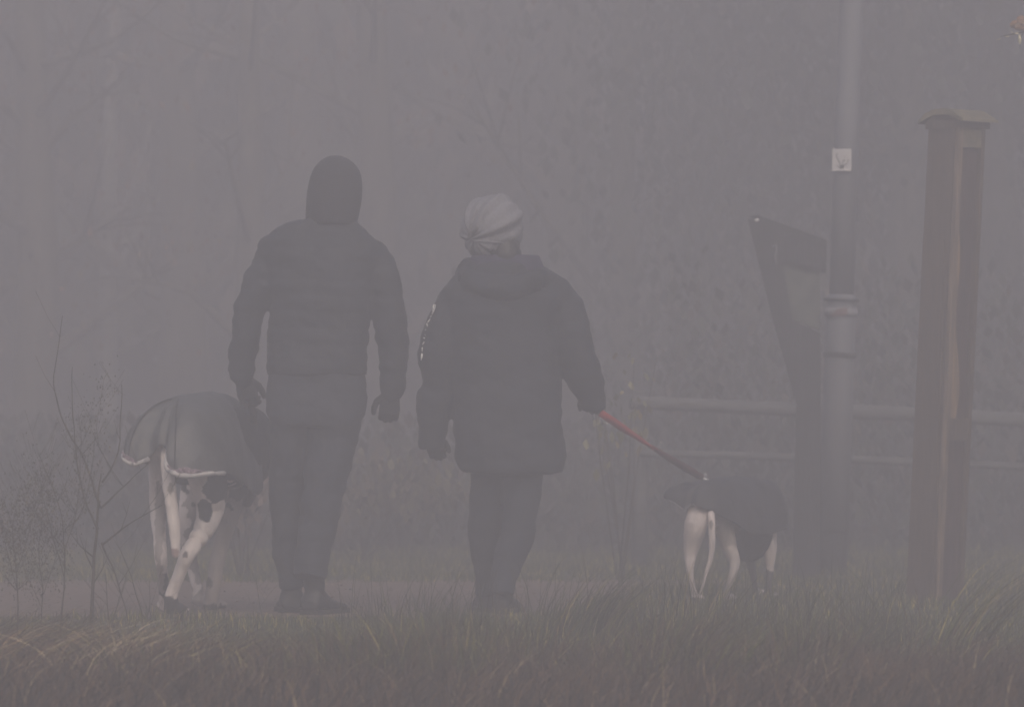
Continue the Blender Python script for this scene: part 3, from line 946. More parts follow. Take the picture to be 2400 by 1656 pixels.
prof = [(-.125, -.012), (-.118, .006), (-.085, .032), (-.045, .046), (0, .050), (.035, .046), (.075, .028), (.122, .004), (.128, -.008), (.10, -.004), (.04, .022), (-.04, .024), (-.1, -.0)]
loft(bm, [[Q(a, b, zt + z + .004) for a, z in prof] for b in (-.115, .115)])
cap = finish('cap', bm, M['cap'], gp, smooth=False)
bm = bmesh.new()
qbox(bm, -h - .012, h + .012, -h - .012, h + .012, zt - .03, zt + .004)
prof2 = [(-.092, .0), (-.04, .026), (.04, .024), (.09, .003)]
loft(bm, [[Q(a, b, zt + z + .0045) for a, z in prof2] for b in (-.098, .098)])
finish('cap_base', bm, M['oak'], gp, smooth=False)

# ------------------------------------------------------------------ lamp post with plate
DL = 25.0
kL = DL / FX
lb = P(1950, 1350, DL); lb.z = 0
lp = thing('metal_pole', lb, 'grey metal pole running up out of the picture, with a small white plate on it', 'pole')
lean2 = math.atan2(43, 1245)
R = lambda px, z, dy=0: lb + Vector(((px) * kL + math.tan(lean2) * z, dy, z))
zz = lambda py: .8 + (960 - py) * kL
bm = bmesh.new()
tube(bm, [R(0, -.1), R(0, zz(1246))], [35 * kL, 35 * kL], 28)
tube(bm, [R(0, zz(1246)), R(0, zz(1244))], [38 * kL, 36 * kL], 28)
finish('pole_foot', bm, M['darkwood'], lp)
bm = bmesh.new()
tube(bm, [R(0, zz(1244)), R(0, zz(900)), R(0, zz(700)), R(0, zz(690))], [35.5 * kL, 35.5 * kL, 35.5 * kL, 30 * kL], 28)
finish('lower_sleeve', bm, M['greymetal'], lp)
bm = bmesh.new()
tube(bm, [R(0, zz(692)), R(0, zz(300)), R(0, zz(-500)), R(0, 5.6)], [29 * kL, 28 * kL, 27 * kL, 24 * kL], 28)
finish('upper_pole', bm, M['greymetal2'], lp)
for y0, y1, rr in ((826, 838, 39), (700, 706, 42)):
    bm = bmesh.new()
    tube(bm, [R(0, zz(y1)), R(0, zz(y0))], [rr * kL, rr * kL], 28)
    finish('clamp_band', bm, M['darkwood'], lp)
bm = bmesh.new()
tube(bm, [R(0, zz(741)), R(0, zz(722))], [39 * kL, 39 * kL], 28)
wb = finish('white_band', bm, mat('worn_white_band', (.20, .20, .22), .7, var=.3, scale=30), lp)
bm = bmesh.new()
rings = []
for px0, y0, y1 in ((-24, 741, 738), (-12, 741, 724), (2, 740, 723), (12, 736, 722)):
    x = px0
    yy = -math.sqrt(max(0, 40 ** 2 - x * x)) * kL
    rings.append([R(x, zz(y0), yy - .001), R(x, zz(y1), yy - .001), R(x, zz(y1), yy + .006), R(x, zz(y0), yy + .006)])
loft(bm, rings)
finish('red_tape', bm, M['redband'], wb, smooth=False)
# plate
pc = P(1973, 375, DL - .075)
bm = bmesh.new()
box(bm, pc, (45 * kL, .004, 52 * kL))
bmesh.ops.bevel(bm, geom=bm.edges[:], offset=.0012, segments=2, affect='EDGES')
pl = finish('sign_plate', bm, M['plate'], lp, origin=pc, smooth=False)
bm = bmesh.new()
sp = lambda x, y: P(1900 + x / 7.98, 300 + y / 7.98, DL - .0785)
for st, w in (([(485, 490), (480, 540), (520, 600), (550, 680), (580, 745)], .0028), ([(625, 595), (600, 650), (585, 745)], .0018), ([(700, 600), (690, 640), (640, 690), (590, 740)], .0018),
              ([(490, 700), (520, 730), (560, 750)], .0016), ([(540, 740), (620, 745)], .004), ([(480, 480), (500, 500)], .003), ([(610, 590), (640, 615)], .0028), ([(690, 620), (715, 600)], .0025),
              ([(620, 545), (640, 540)], .0018), ([(555, 700), (600, 710), (630, 700)], .004)):
    tube(bm, [sp(*q) for q in st], (w, .0004), 8)
finish('sprig_emblem', bm, M['ink'], pl)

# ------------------------------------------------------------------ dark timber stand left of the pole
DT = 24.6
kT = DT / FX
tb = P(1893, 1350, DT); tb.z = 0
ts = thing('timber_stand', tb, 'dark timber stand with outward slanting board and sloping top, left of the metal pole', 'stand')


def slab(name, pts, y0, y1, m, parent):
    bm = bmesh.new()
    loft(bm, [[P(x, y, DT + dy) for x, y in pts] for dy in (y0, y1)])
    bmesh.ops.bevel(bm, geom=bm.edges[:], offset=.004, segments=2, affect='EDGES')
    return finish(name, bm, m, parent, smooth=False)


slab('post', [(1866, 948), (1925, 948), (1921, 1400), (1857, 1400)], -.06, .06, M['darkwood'], ts)
slab('slanted_board', [(1752, 512), (1818, 520), (1838, 640), (1856, 752), (1923, 780), (1924, 948), (1867, 948), (1810, 745)], -.05, .05, M['darkwood'], ts)
slab('top_board', [(1752, 508), (1775, 503), (1938, 562), (1936, 640), (1880, 622), (1838, 612), (1812, 575), (1795, 519)], -.055, .055, M['darkwood'], ts)
slab('filler_panel', [(1822, 604), (1922, 628), (1922, 776), (1858, 750)], -.02, .01, mat('midtone_board', (.085, .095, .08), .9, color2=(.045, .05, .045), scale=9), ts)  # infill added in the open frame, toned between dark timber and mist
bm = bmesh.new()
ellipsoid(bm, P(1774, 516, DT - .06), (.012, .008, .009), u=12, v=8)
finish('bolt', bm, M['plate'], ts, origin=P(1774, 516, DT - .06))
bm = bmesh.new()
tube(bm, [P(1810, 578, DT - .055), P(1818, 574, DT - .055), P(1820, 590, DT - .055), P(1816, 600, DT - .055), P(1820, 620, DT - .055)], .006, 8)
finish('hook', bm, M['greymetal'], ts)

# ------------------------------------------------------------------ rail fence
fence = thing('rail_fence', P(1900, 1350, 25.8) * 1.0, 'low grey timber fence with two round rails running behind the posts at the right', 'fence')
for name, pts, r in (('rail', [(1478, 942), (1700, 952), (1900, 961), (2150, 971), (2420, 985), (2700, 1000)], 17),
                     ('rail', [(1500, 1062), (1700, 1066), (1900, 1074), (2150, 1082), (2420, 1094), (2700, 1106)], 9)):
    bm = bmesh.new()
    a = []
    for i, (x, y) in enumerate(pts):
        a.append(P(x, y, 26.4 - (x - 1478) * .0006))
    a, rr = dense(a, [r * 26 / FX] * len(a), 6)
    rr = [(q[0] * (1 + .08 * noise.noise(p * 3)), q[1]) for p, q in zip(a, rr)]
    tube(bm, a, rr, 14)
    finish(name, bm, M['greywood'], fence)
for x in (1500, 1893, 2225, 2560):
    d = 26.4 - (x - 1478) * .0006
    bm = bmesh.new()
    top = P(x, 915 + (x - 1478) * .048, d + .09)
    tube(bm, [Vector((top.x, top.y, -.1)), top], [.055 if x > 1600 else .045] * 2, 14)
    finish('fence_post', bm, M['darkwood'] if x > 1600 else M['greywood'], fence)

# ------------------------------------------------------------------ ground, path
def grid_mesh(name, x0, x1, y0, y1, nx, ny, zf):
    xs = np.linspace(x0, x1, nx); ys = np.linspace(y0, y1, ny)
    co = np.array([(x, y, zf(x, y)) for y in ys for x in xs], 'f')
    i = np.arange((nx - 1) * (ny - 1)); r, c = i // (nx - 1), i % (nx - 1)
    a = r * nx + c
    f = np.stack([a, a + 1, a + nx + 1, a + nx], 1)
    me = bpy.data.meshes.new(name)
    me.from_pydata(co.tolist(), [], f.tolist())
    return me


gm = mat('meadow_ground', (0.028, 0.034, 0.018), .95, color2=(0.052, 0.048, 0.028), scale=1.6, bump=.8, bscale=30)
me = grid_mesh('ground', -45, 45, -12, 78, 90, 90, lambda x, y: 0.0)
ground = link_mesh('ground', me, gm)
tag(ground, kind='structure')
pm = mat('gravel_path', (0.19, 0.13, 0.105), .95, color2=(0.08, 0.062, 0.045), scale=14, bump=.8, bscale=60)
# the path crosses from the left and bends away behind the people
bm = bmesh.new()
fe, be = [], []
for i in range(241):
    x = -16 + i * 17.0 / 240
    wob = .05 * noise.noise(Vector((x * 1.7, 0, 3))) + .03 * noise.noise(Vector((x * 7, 0, 3)))
    wb2 = .5 * noise.noise(Vector((x * 1.3, 5, 3))) + .35 * noise.noise(Vector((x * 6, 7, 3)))
    fe.append(Vector((x, 19.72 + wob + max(0, x + .1) ** 2 * 7, .004)))
    be.append(Vector((x * 1.0, 23.9 + wb2 + max(0, x + 1) * .1, .004)))
fe = [p if p.y < 23.3 else Vector((p.x, 23.3, .004)) for p in fe]
mid = [(a + b) / 2 for a, b in zip(fe, be)]
loft(bm, [fe, mid, be], cap=False, closed=False)
path = finish('path', bm, pm)
for p in path.data.polygons: pass
tag(path, kind='structure')


# ------------------------------------------------------------------ blades
def blades(name, xy, h, w, lean, col, zbase=None, segs=3, kindlabel=None, bend=1.0, mtl=None):
    """xy (n,2); h,w (n); lean (n,2) horizontal displacement of the tip; col (n,3)"""
    n = len(h)
    ang = rng.uniform(-.9, .9, n)
    wx, wy = np.cos(ang), np.sin(ang)
    V = np.zeros((n, (segs) * 2 + 1, 3), 'f')
    for s in range(segs + 1):
        t = s / segs
        cx = xy[:, 0] + lean[:, 0] * t ** (1 + bend)
        cy = xy[:, 1] + lean[:, 1] * t ** (1 + bend)
        cz = h * (t - .12 * bend * t ** 3) + (0 if zbase is None else zbase) - .005
        hw = w * (1 - t) ** .6 * .5
        if s < segs:
            V[:, 2 * s, 0] = cx - wx * hw; V[:, 2 * s, 1] = cy - wy * hw; V[:, 2 * s, 2] = cz
            V[:, 2 * s + 1, 0] = cx + wx * hw; V[:, 2 * s + 1, 1] = cy + wy * hw; V[:, 2 * s + 1, 2] = cz
        else:
            V[:, 2 * s, 0] = cx; V[:, 2 * s, 1] = cy; V[:, 2 * s, 2] = cz
    k = segs * 2 + 1
    base = (np.arange(n) * k)[:, None]
    faces_q = np.concatenate([base + np.array([2 * s, 2 * s + 1, 2 * s + 3, 2 * s + 2])[None] for s in range(segs - 1)], 0)
    faces_t = base + np.array([2 * segs - 2, 2 * segs - 1, 2 * segs])[None]
    me = bpy.data.meshes.new(name)
    me.vertices.add(n * k)
    me.vertices.foreach_set('co', V.ravel())
    nl = faces_q.size + faces_t.size
    me.loops.add(nl)
    me.loops.foreach_set('vertex_index', np.concatenate([faces_q.ravel(), faces_t.ravel()]).astype('i'))
    nq, ntt = len(faces_q), len(faces_t)
    me.polygons.add(nq + ntt)
    st = np.concatenate([np.arange(nq) * 4, nq * 4 + np.arange(ntt) * 3]).astype('i')
    me.polygons.foreach_set('loop_start', st)
    me.update(calc_edges=True)
    me.validate()
    ca = me.color_attributes.new('Col', 'FLOAT_COLOR', 'POINT')
    c4 = np.ones((n, k, 4), 'f')
    c4[:, :, :3] = col[:, None, :]
    ca.data.foreach_set('color', c4.ravel())
    o = link_mesh(name, me, mtl or M['grass'], smooth=False)
    return o


def pick(n, cols, wts):
    cols = np.array(cols); idx = rng.choice(len(cols), n, p=np.array(wts) / sum(wts))
    return cols[idx] * rng.uniform(.7, 1.3, (n, 1))


GREEN = [(.008, .013, .003), (.045, .060, .010), (.115, .115, .022), (.36, .30, .10)]
BROWN = [(.052, .029, .015), (.105, .060, .032), (.010, .007, .004), (.34, .26, .16)]


def on_path(x, y):
    return (y > 19.72 + np.maximum(0, x + .1) ** 2 * 7) & (y < 23.6) & (x < 1.0)


# short turf everywhere the lens can see
n = 90000
y = 15.0 + rng.power(1.3, n) * 16
x = rng.uniform(-1, 1, n) * (y * .1 * 1.25 + .2)
keep = ~on_path(x, y)
x, y = x[keep], y[keep]; n = len(x)
h = rng.uniform(.02, .055, n) * (1 + .4 * np.sin(x * 5 + y * 3))
turf = blades('turf', np.stack([x, y], 1), h, rng.uniform(.003, .006, n), rng.normal(0, .012, (n, 2)), pick(n, GREEN, (3, 3, 2, 1)), segs=2)
tag(turf, 'short wet green turf around the path and the posts', 'grass', kind='stuff')


def tussocks(name, spots, label, cat='grass'):
    X_, H_, W_, L_, C_ = [], [], [], [], []
    for (px, py, dist, count, hh, spread, leanx, cols, wts) in spots:
        c = P(px, py, dist)
        nn = count
        q = rng.normal(0, 1, (nn, 2)) * np.array([spread, spread * .8])
        X_.append(q + np.array([c.x, dist]))
        hv = hh * rng.beta(3.2, 2.4, nn) * 1.25
        H_.append(hv); W_.append(rng.uniform(.0022, .0048, nn))
        L_.append(q * 0.5 + np.stack([leanx * hv + rng.normal(0, .05, nn), rng.normal(0, .06, nn)], 1))
        C_.append(pick(nn, cols, wts))
    o = blades(name, np.concatenate(X_), np.concatenate(H_), np.concatenate(W_), np.concatenate(L_), np.concatenate(C_), segs=4)
    tag(o, label, cat, kind='stuff')
    return o


# rushes across the foreground: dense low mass plus taller fans
spots = []
for i in range(150):
    d = random.uniform(14.2, 19.0)
    px = random.uniform(430, 2700) if random.random() < .9 else random.uniform(-200, 500)
    if px < 760 and d > 17: continue
    if px > 2050 and d > 18.2: continue
    topy = 1455 if px < 850 else (1420 if px < 2020 else 1480)   # picture height the clump should reach
    topy += random.uniform(-10, 90)
    hh = .8 - (topy - 960) * d / FX
    if hh < .06: hh = .07
    hh = min(hh, .42)
    ln = .03
    if 1400 < px < 1750 or px > 2150: ln = .32
    if 1050 < px < 1250: ln = -.05
    brown = (d < 16.2)
    spots.append((px, 0, d, 230, hh, .07, ln + random.uniform(-.1, .1), GREEN + BROWN, (3, 3, 1.5, .4, 2.5, 2, 3, .25) if brown else (5, 6, 3, .7, .6, .5, 1, .15)))
for px, d, hh, ln, cnt in ((860, 18.6, .17, 0, 40), (960, 18.4, .19, .05, 50), (985, 18.2, .25, .15, 40), (1040, 18.5, .18, -.05, 40), (1330, 17.6, .27, .45, 160), (1400, 17.4, .30, .6, 180), (1480, 17.8, .30, -.1, 40),
                           (1600, 17.2, .32, .1, 50), (1760, 17.5, .24, .15, 80), (1860, 17.0, .27, .2, 100), (2000, 17.4, .25, .15, 50), (2080, 16.5, .34, -.4, 26), (2250, 15.6, .40, .75, 120), (1660, 18.0, .26, .2, 120)):
    spots.append((px, 0, d, cnt, hh, .06, ln, GREEN + BROWN, (6, 5, 1, .5, 1, 1, 2, .3)))
tussocks('rushes', spots, 'tall green and brown rushes filling the foreground')
# single tall dark stalks rising above the mass
n = 460
px = rng.uniform(800, 2100, n); d = rng.uniform(17.0, 19.2, n)
hy = 1415 - 175 * rng.power(.55, n)[::-1]
hh = .8 - (hy - 960) * d / FX
hh = np.clip(hh, .1, .5)
xx = (px - 1200) * d / FX
st = blades('grass_stalks', np.stack([xx, d], 1), hh, rng.uniform(.0022, .0034, n), np.stack([rng.normal(.02, .06, n), rng.normal(0, .03, n)], 1), pick(n, [(.030, .034, .020), (.05, .04, .03)], (2, 1)), segs=4)
tag(st, 'thin dark flowering stalks standing above the rushes', 'grass', kind='stuff')
# low brown litter at the very front
n = 16000
y = rng.uniform(13.2, 15.6, n)
x = rng.uniform(-1, 1, n) * 1.9
o = blades('dead_grass', np.stack([x, y], 1), rng.uniform(.05, .17, n), rng.uniform(.003, .006, n), rng.normal(0, .07, (n, 2)) + np.array([.05, 0]), pick(n, BROWN, (4, 2, 4, .25)), segs=3)
tag(o, 'dead brown grass along the bottom of the picture', 'grass', kind='stuff')
# matted bracken and long bent grass at bottom left
spots = []
for i in range(62):
    px = random.uniform(-350, 640)
    d = random.uniform(14.2, 17.2)
    topy = random.uniform(1400, 1560) if px < 420 else random.uniform(1530, 1640)
    hh = min(.4, max(.09, .8 - (topy - 960) * d / FX))
    spots.append((px, 0, d, 150, hh, .09, random.choice((.9, .6, -.5, 1.1)), BROWN + GREEN, (3, 3, 3, .8, 1, 1, .5, .5)))
tussocks('bracken', spots, 'matted brown bracken and bent dead grass at the lower left', 'bracken')

n = 800
px = np.concatenate([rng.uniform(-100, 700, n // 2), rng.uniform(-100, 420, n - n // 2)]); d = rng.uniform(14.3, 17.0, n)
tp = rng.uniform(1450, 1640, n) - np.where(px < 350, 40, 0)
hh = np.clip(.8 - (tp - 960) * d / FX, .06, .34)
sg = rng.choice([-1, 1, 1, 1], n)
o = blades('bent_straw', np.stack([(px - 1200) * d / FX, d], 1), hh, rng.uniform(.003, .008, n), np.stack([sg * rng.uniform(.12, .42, n), rng.normal(0, .08, n)], 1),
           pick(n, [(.52, .42, .28), (.28, .18, .10), (.20, .19, .06), (.13, .06, .03)], (1.5, 3, 1.3, 3)), segs=6, bend=1.6)
tag(o, 'long bent straw coloured blades over the bracken at the lower left', 'grass', kind='stuff')
n = 2600
yy = rng.uniform(19.2, 24, n); xx = rng.uniform(-1, .6, n) * 2.4
V = blades('fallen_leaves', np.stack([xx, yy], 1), rng.uniform(.004, .02, n), rng.uniform(.01, .028, n), rng.normal(0, .03, (n, 2)), pick(n, [(.22, .12, .07), (.12, .07, .045), (.35, .27, .2), (.05, .03, .025)], (3, 3, 1, 2)), segs=2)
tag(V, 'small fallen leaves and grit scattered on the path', 'leaf litter', kind='stuff')

# ------------------------------------------------------------------ bare weeds, saplings
def leaf_mesh(name, pts, size, cols, wts, parent, droop=.3):
    n = len(pts)
    pts = np.array(pts, 'f')
    a = rng.uniform(0, 2 * math.pi, n); b = rng.uniform(-.9, .9, n)
    u = np.stack([np.cos(a), np.sin(a), b * .5], 1)
    v = np.stack([-np.sin(a) * np.sin(b), np.cos(a) * np.sin(b), -np.cos(b)], 1)
    s = (size * rng.uniform(.6, 1.35, n))[:, None]
    V = np.stack([pts - v * s * .6, pts + u * s * .35, pts + v * s * .6, pts - u * s * .35], 1).astype('f')
    me = bpy.data.meshes.new(name)
    me.vertices.add(n * 4); me.vertices.foreach_set('co', V.ravel())
    me.loops.add(n * 4); me.loops.foreach_set('vertex_index', np.arange(n * 4, dtype='i'))
    me.polygons.add(n); me.polygons.foreach_set('loop_start', (np.arange(n) * 4).astype('i'))
    me.update(calc_edges=True)
    ca = me.color_attributes.new('Col', 'FLOAT_COLOR', 'POINT')
    c4 = np.ones((n, 4, 4), 'f'); c4[:, :, :3] = pick(n, cols, wts)[:, None, :]
    ca.data.foreach_set('color', c4.ravel())
    return link_mesh(name, me, M['leaf'], parent, smooth=False)


def twiggy(name, strokes, label, cat, d, rad=.004, group=None, extra=0, seed=0, box_=None, col='twig'):
    """strokes: polylines in picture measure at distance d, first one is the main stem"""
    r = random.Random(seed)
    b = P(strokes[0][0][0], 0, d); b.z = 0
    t = thing(name, b, label, cat, group)
    k = d / FX
    fz = []
    for si, s in enumerate(strokes):
        bm = bmesh.new()
        w = rad * (1 if si == 0 else .55)
        dz = r.uniform(-.12, .12) if si else 0
        pts = [P(x, y, d) + Vector((0, dz * i / max(1, len(s) - 1), 0)) for i, (x, y) in enumerate(s)]
        pp, rr = dense(pts, [w * (1 - .75 * i / max(1, len(s) - 1)) for i in range(len(s))], 5)
        pp = [p + Vector((noise.noise(p * 14 + Vector((seed, 0, 0))), noise.noise(p * 11), 0)) * .006 for p in pp]
        tube(bm, pp, rr, 7)
        for e in range(extra):
            i = r.randrange(len(pp) // 4, len(pp) - 1)
            L = r.uniform(.05, .16)
            a = r.choice((-1, 1)) * r.uniform(.3, .9)
            dv = Vector((math.sin(a), r.uniform(-.4, .4), math.cos(a)))
            q = pp[i]
            tube(bm, [q, q + dv * L * .5, q + dv * L + Vector((0, 0, .02))], [rr[i][0] * .5, rr[i][0] * .4, .0006], 5)
            if r.random() < .5:
                q2 = q + dv * L * .6
                dv2 = Vector((math.sin(a * .2 + r.uniform(-.6, .6)), r.uniform(-.3, .3), .9))
                tube(bm, [q2, q2 + dv2 * L * .5], [rr[i][0] * .35, .0005], 5)
        finish('stem' if si == 0 else 'branch', bm, M[col], t)
        fz += pp[len(pp) // 3:]
    if extra > 8:
        pts_ = []
        for i in range(1300):
            c = r.choice(fz)
            pts_.append((c.x + r.gauss(0, .028), c.y + r.gauss(0, .04), max(.03, c.z + r.gauss(0, .035) - .02)))
        sh_ = leaf_mesh('seed_heads', pts_, .0065, [(.07, .055, .035), (.04, .035, .025), (.14, .11, .07)], (3, 3, 1), t)
        sh_['kind'] = 'stuff'
    return t


twiggy('bare_sapling', [[(212, 1560), (215, 1400), (226, 1250), (233, 1150), (237, 1108)], [(236, 1190), (290, 1140), (352, 1082)], [(240, 1275), (300, 1230), (385, 1180)],
                        [(236, 1190), (200, 1080), (165, 1020), (140, 960), (130, 880), (150, 740)], [(238, 1270), (280, 1370), (310, 1490)], [(240, 1130), (275, 1060), (285, 900)],
                        [(230, 1240), (190, 1140), (175, 1000), (172, 860)]],
       'bare sapling with a snapped thick stem and long side twigs, left of the big dog', 'sapling', 17.0, .0075, extra=3, seed=1)
twiggy('dry_weed', [[(140, 1500), (150, 1380), (150, 1250), (120, 1130), (85, 1060)], [(150, 1300), (180, 1180), (185, 1060), (178, 960)], [(150, 1350), (110, 1200), (75, 1110)], [(148, 1280), (60, 1180)],
                    [(152, 1240), (200, 1180), (228, 1000), (245, 880)]],
       'branching dry weed with dark seed heads, directly left of the snapped sapling', 'weed', 16.4, .0032, extra=12, seed=2)
twiggy('dry_weed', [[(45, 1520), (40, 1350), (30, 1230), (45, 1150)], [(40, 1380), (10, 1260), (-10, 1180)], [(42, 1340), (70, 1230), (80, 1150)]],
       'bushy dark dry weed at the left edge of the picture', 'weed', 16.0, .0026, extra=14, seed=3)
twiggy('dry_weed', [[(95, 1520), (100, 1400), (92, 1290), (100, 1180), (92, 1120)], [(98, 1400), (130, 1300), (135, 1210)], [(98, 1420), (60, 1330), (50, 1240)]],
       'fine twigged dry weed between the edge weed and the branching weed', 'weed', 16.8, .0024, extra=14, seed=4)
twiggy('dry_weed', [[(262, 1540), (255, 1440), (245, 1330)], [(258, 1480), (280, 1400), (300, 1330)]],
       'short dry weed just right of the snapped sapling base', 'weed', 16.6, .003, extra=6, seed=5)
twiggy('bare_weed', [[(345, 1530), (330, 1430), (300, 1330), (268, 1265)], [(340, 1480), (352, 1400), (348, 1350)], [(338, 1470), (378, 1440)]],
       'thin crooked stem in front of the big dog hind paw', 'weed', 17.8, .003, extra=4, seed=6)
twiggy('bare_weed', [[(618, 1470), (608, 1410), (598, 1340)], [(610, 1420), (640, 1380), (670, 1355)], [(612, 1440), (596, 1425)]],
       'small forked dry stem by the shoes of the tall person', 'weed', 19.3, .002, extra=2, seed=7)
twiggy('bare_weed', [[(2230, 1560), (2180, 1470), (2130, 1395)], [(2210, 1520), (2260, 1460)], [(2190, 1490), (2185, 1420)]],
       'leaning dry stem in the grass below the oak post', 'weed', 17.5, .0025, extra=3, seed=8)
twiggy('bare_weed', [[(2110, 1600), (2108, 1500), (2095, 1440)], [(2110, 1560), (2160, 1480), (2170, 1440)], [(2110, 1540), (2090, 1480)]],
       'upright forked dry stem rising from the foreground rushes left of the oak post', 'weed', 16.5, .0025, extra=4, seed=9)


# ------------------------------------------------------------------ leaf clouds and trees

RUST = [(.15, .07, .04), (.10, .05, .03), (.07, .04, .028), (.14, .10, .045)]
DARKG = [(.022, .024, .018), (.028, .03, .021), (.03, .027, .021)]


def tree(px, d, h, r, label, kind='oak', leaves=900, lean=0.0, seed=0, cols=RUST, wts=(2, 3, 3, 1), low=.5, limbs=9, group='trees of the wood behind'):
    rd = random.Random(seed * 13 + 5)
    b = P(px, 0, d); b.z = 0
    t = thing('birch_tree' if kind == 'birch' else ('evergreen_tree' if kind == 'ever' else 'tree'), b, label, 'tree', group)
    bm = bmesh.new()
    pts = [b + Vector((lean * h * s + .12 * noise.noise(Vector((s * 2.2, seed, 0))), .1 * noise.noise(Vector((s * 2, 0, seed))), h * s - .1)) for s in (0, .15, .3, .45, .6, .75, .9, 1)]
    stube(bm, pts, [r * q for q in (1.15, 1, .9, .8, .65, .45, .25, .08)], n=14, k=3, round_ends=False)
    tips = []
    for i in range(limbs):
        s = rd.uniform(low * .35, .95)
        k = min(6, int(s * 7)); p0 = pts[k].lerp(pts[k + 1], s * 7 - k)
        a = rd.uniform(0, 2 * math.pi); L = h * rd.uniform(.16, .34) * (1.1 - .6 * s)
        up = rd.uniform(.15, .8)
        dv = Vector((math.cos(a), math.sin(a) * .8, up)).normalized()
        p1 = p0 + dv * L * .5 + Vector((0, 0, rd.uniform(-.1, .15)))
        p2 = p0 + dv * L + Vector((0, 0, rd.uniform(-.1, .3)))
        r0 = r * .38 * (1.1 - s)
        stube(bm, [p0, p1, p2], [r0, r0 * .6, r0 * .2], n=8, k=3, round_ends=False)
        tips += [p1, p2]
        for j in range(4):
            q = p1.lerp(p2, rd.random())
            dv2 = (dv + Vector((rd.uniform(-1, 1), rd.uniform(-1, 1), rd.uniform(-.5, .9)))).normalized()
            e = q + dv2 * L * rd.uniform(.25, .5)
            tube(bm, [q, (q + e) / 2 + Vector((0, 0, .03)), e], [r0 * .3, r0 * .18, .003], 6)
            tips.append(e)
    finish('trunk', bm, M['birch'] if kind == 'birch' else M['bark'], t)
    if leaves:
        P0 = []
        for i in range(leaves):
            c = rd.choice(tips)
            s = .28 if kind != 'ever' else .6
            P0.append((c.x + rd.gauss(0, s), c.y + rd.gauss(0, s), max(.15, c.z + rd.gauss(0, s * .8))))
        leaf_mesh('crown', P0, .05 if kind != 'ever' else .10, cols, wts, t)
    return t


T = [
    (60, 33, 6.6, .16, 'hazy tree with rusty leaves at the far left edge of the wood', 'oak', 900, .02),
    (258, 37, 6.8, .075, 'slender pale birch standing in the wood at the upper left', 'birch', 350, .0),
    (430, 36, 7.0, .19, 'faint brown leaved tree in the mist above the big dog', 'oak', 1100, -.01),
    (560, 31.5, 6.2, .11, 'thin bare tree in the mist to the left of the tall person', 'oak', 250, .03),
    (700, 38, 7.2, .24, 'broad misty trunk behind the hood of the tall person', 'oak', 900, .0),
    (930, 33, 6.9, .15, 'leaning bare tree in the mist between the two people', 'oak', 500, -.05),
    (1060, 40, 7.2, .22, 'faint trunk far off in the mist left of the knit hat', 'oak', 900, .02),
    (1330, 35, 7.0, .18, 'misty brown tree to the right of the knit hat', 'oak', 900, .01),
    (1480, 31, 6.5, .10, 'thin dark tree in the mist above the red lead', 'oak', 500, -.02),
    (1620, 34, 7.0, .20, 'hazy tree left of the dark timber stand', 'oak', 1100, .02),
    (1800, 37, 7.0, .21, 'reddish leaved tree in the mist behind the timber stand', 'oak', 1200, .0),
    (2110, 30, 6.8, .15, 'dense dark evergreen between the metal pole and the oak post', 'ever', 8000, .01),
    (2330, 31, 6.9, .17, 'dense dark evergreen behind the right edge of the fence', 'ever', 9000, -.01),
    (1990, 32, 6.9, .14, 'dark evergreen hidden in mist right behind the metal pole', 'ever', 6500, .0),
    (2560, 29, 6.5, .16, 'dark evergreen just beyond the right edge of the picture', 'ever', 3000, .0),
    (-200, 34, 6.8, .18, 'misty tree just beyond the left edge of the picture', 'oak', 900, .0),
]
for i, (px, d, h, r, lab, kd, lv, ln) in enumerate(T):
    tree(px * 1.0, d + 5, h, r * 1.05, lab, kd, lv, ln, seed=i + 1, cols=DARKG if kd == 'ever' else RUST, wts=(3, 3, 1) if kd == 'ever' else (2, 3, 3, 1),
         low=.3 if kd == 'ever' else .5, limbs=16 if kd == 'ever' else 9)

# far wood closing the view: many leaves and stems nobody could count
n = 60000
yy = rng.uniform(44, 54, n); xx = rng.uniform(-1, 1, n) * (yy * .1 * 1.9)
zz_ = rng.uniform(0, 1, n) * 7.4
fw = leaf_mesh('distant_wood', np.stack([xx, yy, zz_], 1), .30, [(.10, .07, .05), (.07, .06, .045), (.05, .055, .04)], (2, 2, 2), None)
tag(fw, 'far wood fading into the mist behind everything', 'woodland', kind='stuff')
# undergrowth under the trees
n = 42000
yy = rng.uniform(28.5, 37, n); xx = rng.uniform(-1, 1, n) * (yy * .1 * 1.6)
hgt = np.where(xx > .9, 1.25, .55) * (1 + .4 * np.sin(xx * 4 + yy))
zz_ = rng.uniform(0, 1, n) ** 1.3 * hgt
ug = leaf_mesh('undergrowth', np.stack([xx, yy, zz_], 1), .075, [(.045, .032, .025), (.032, .034, .022), (.028, .03, .022)], (2, 2, 3), None)
tag(ug, 'low bramble undergrowth along the edge of the wood', 'undergrowth', kind='stuff')


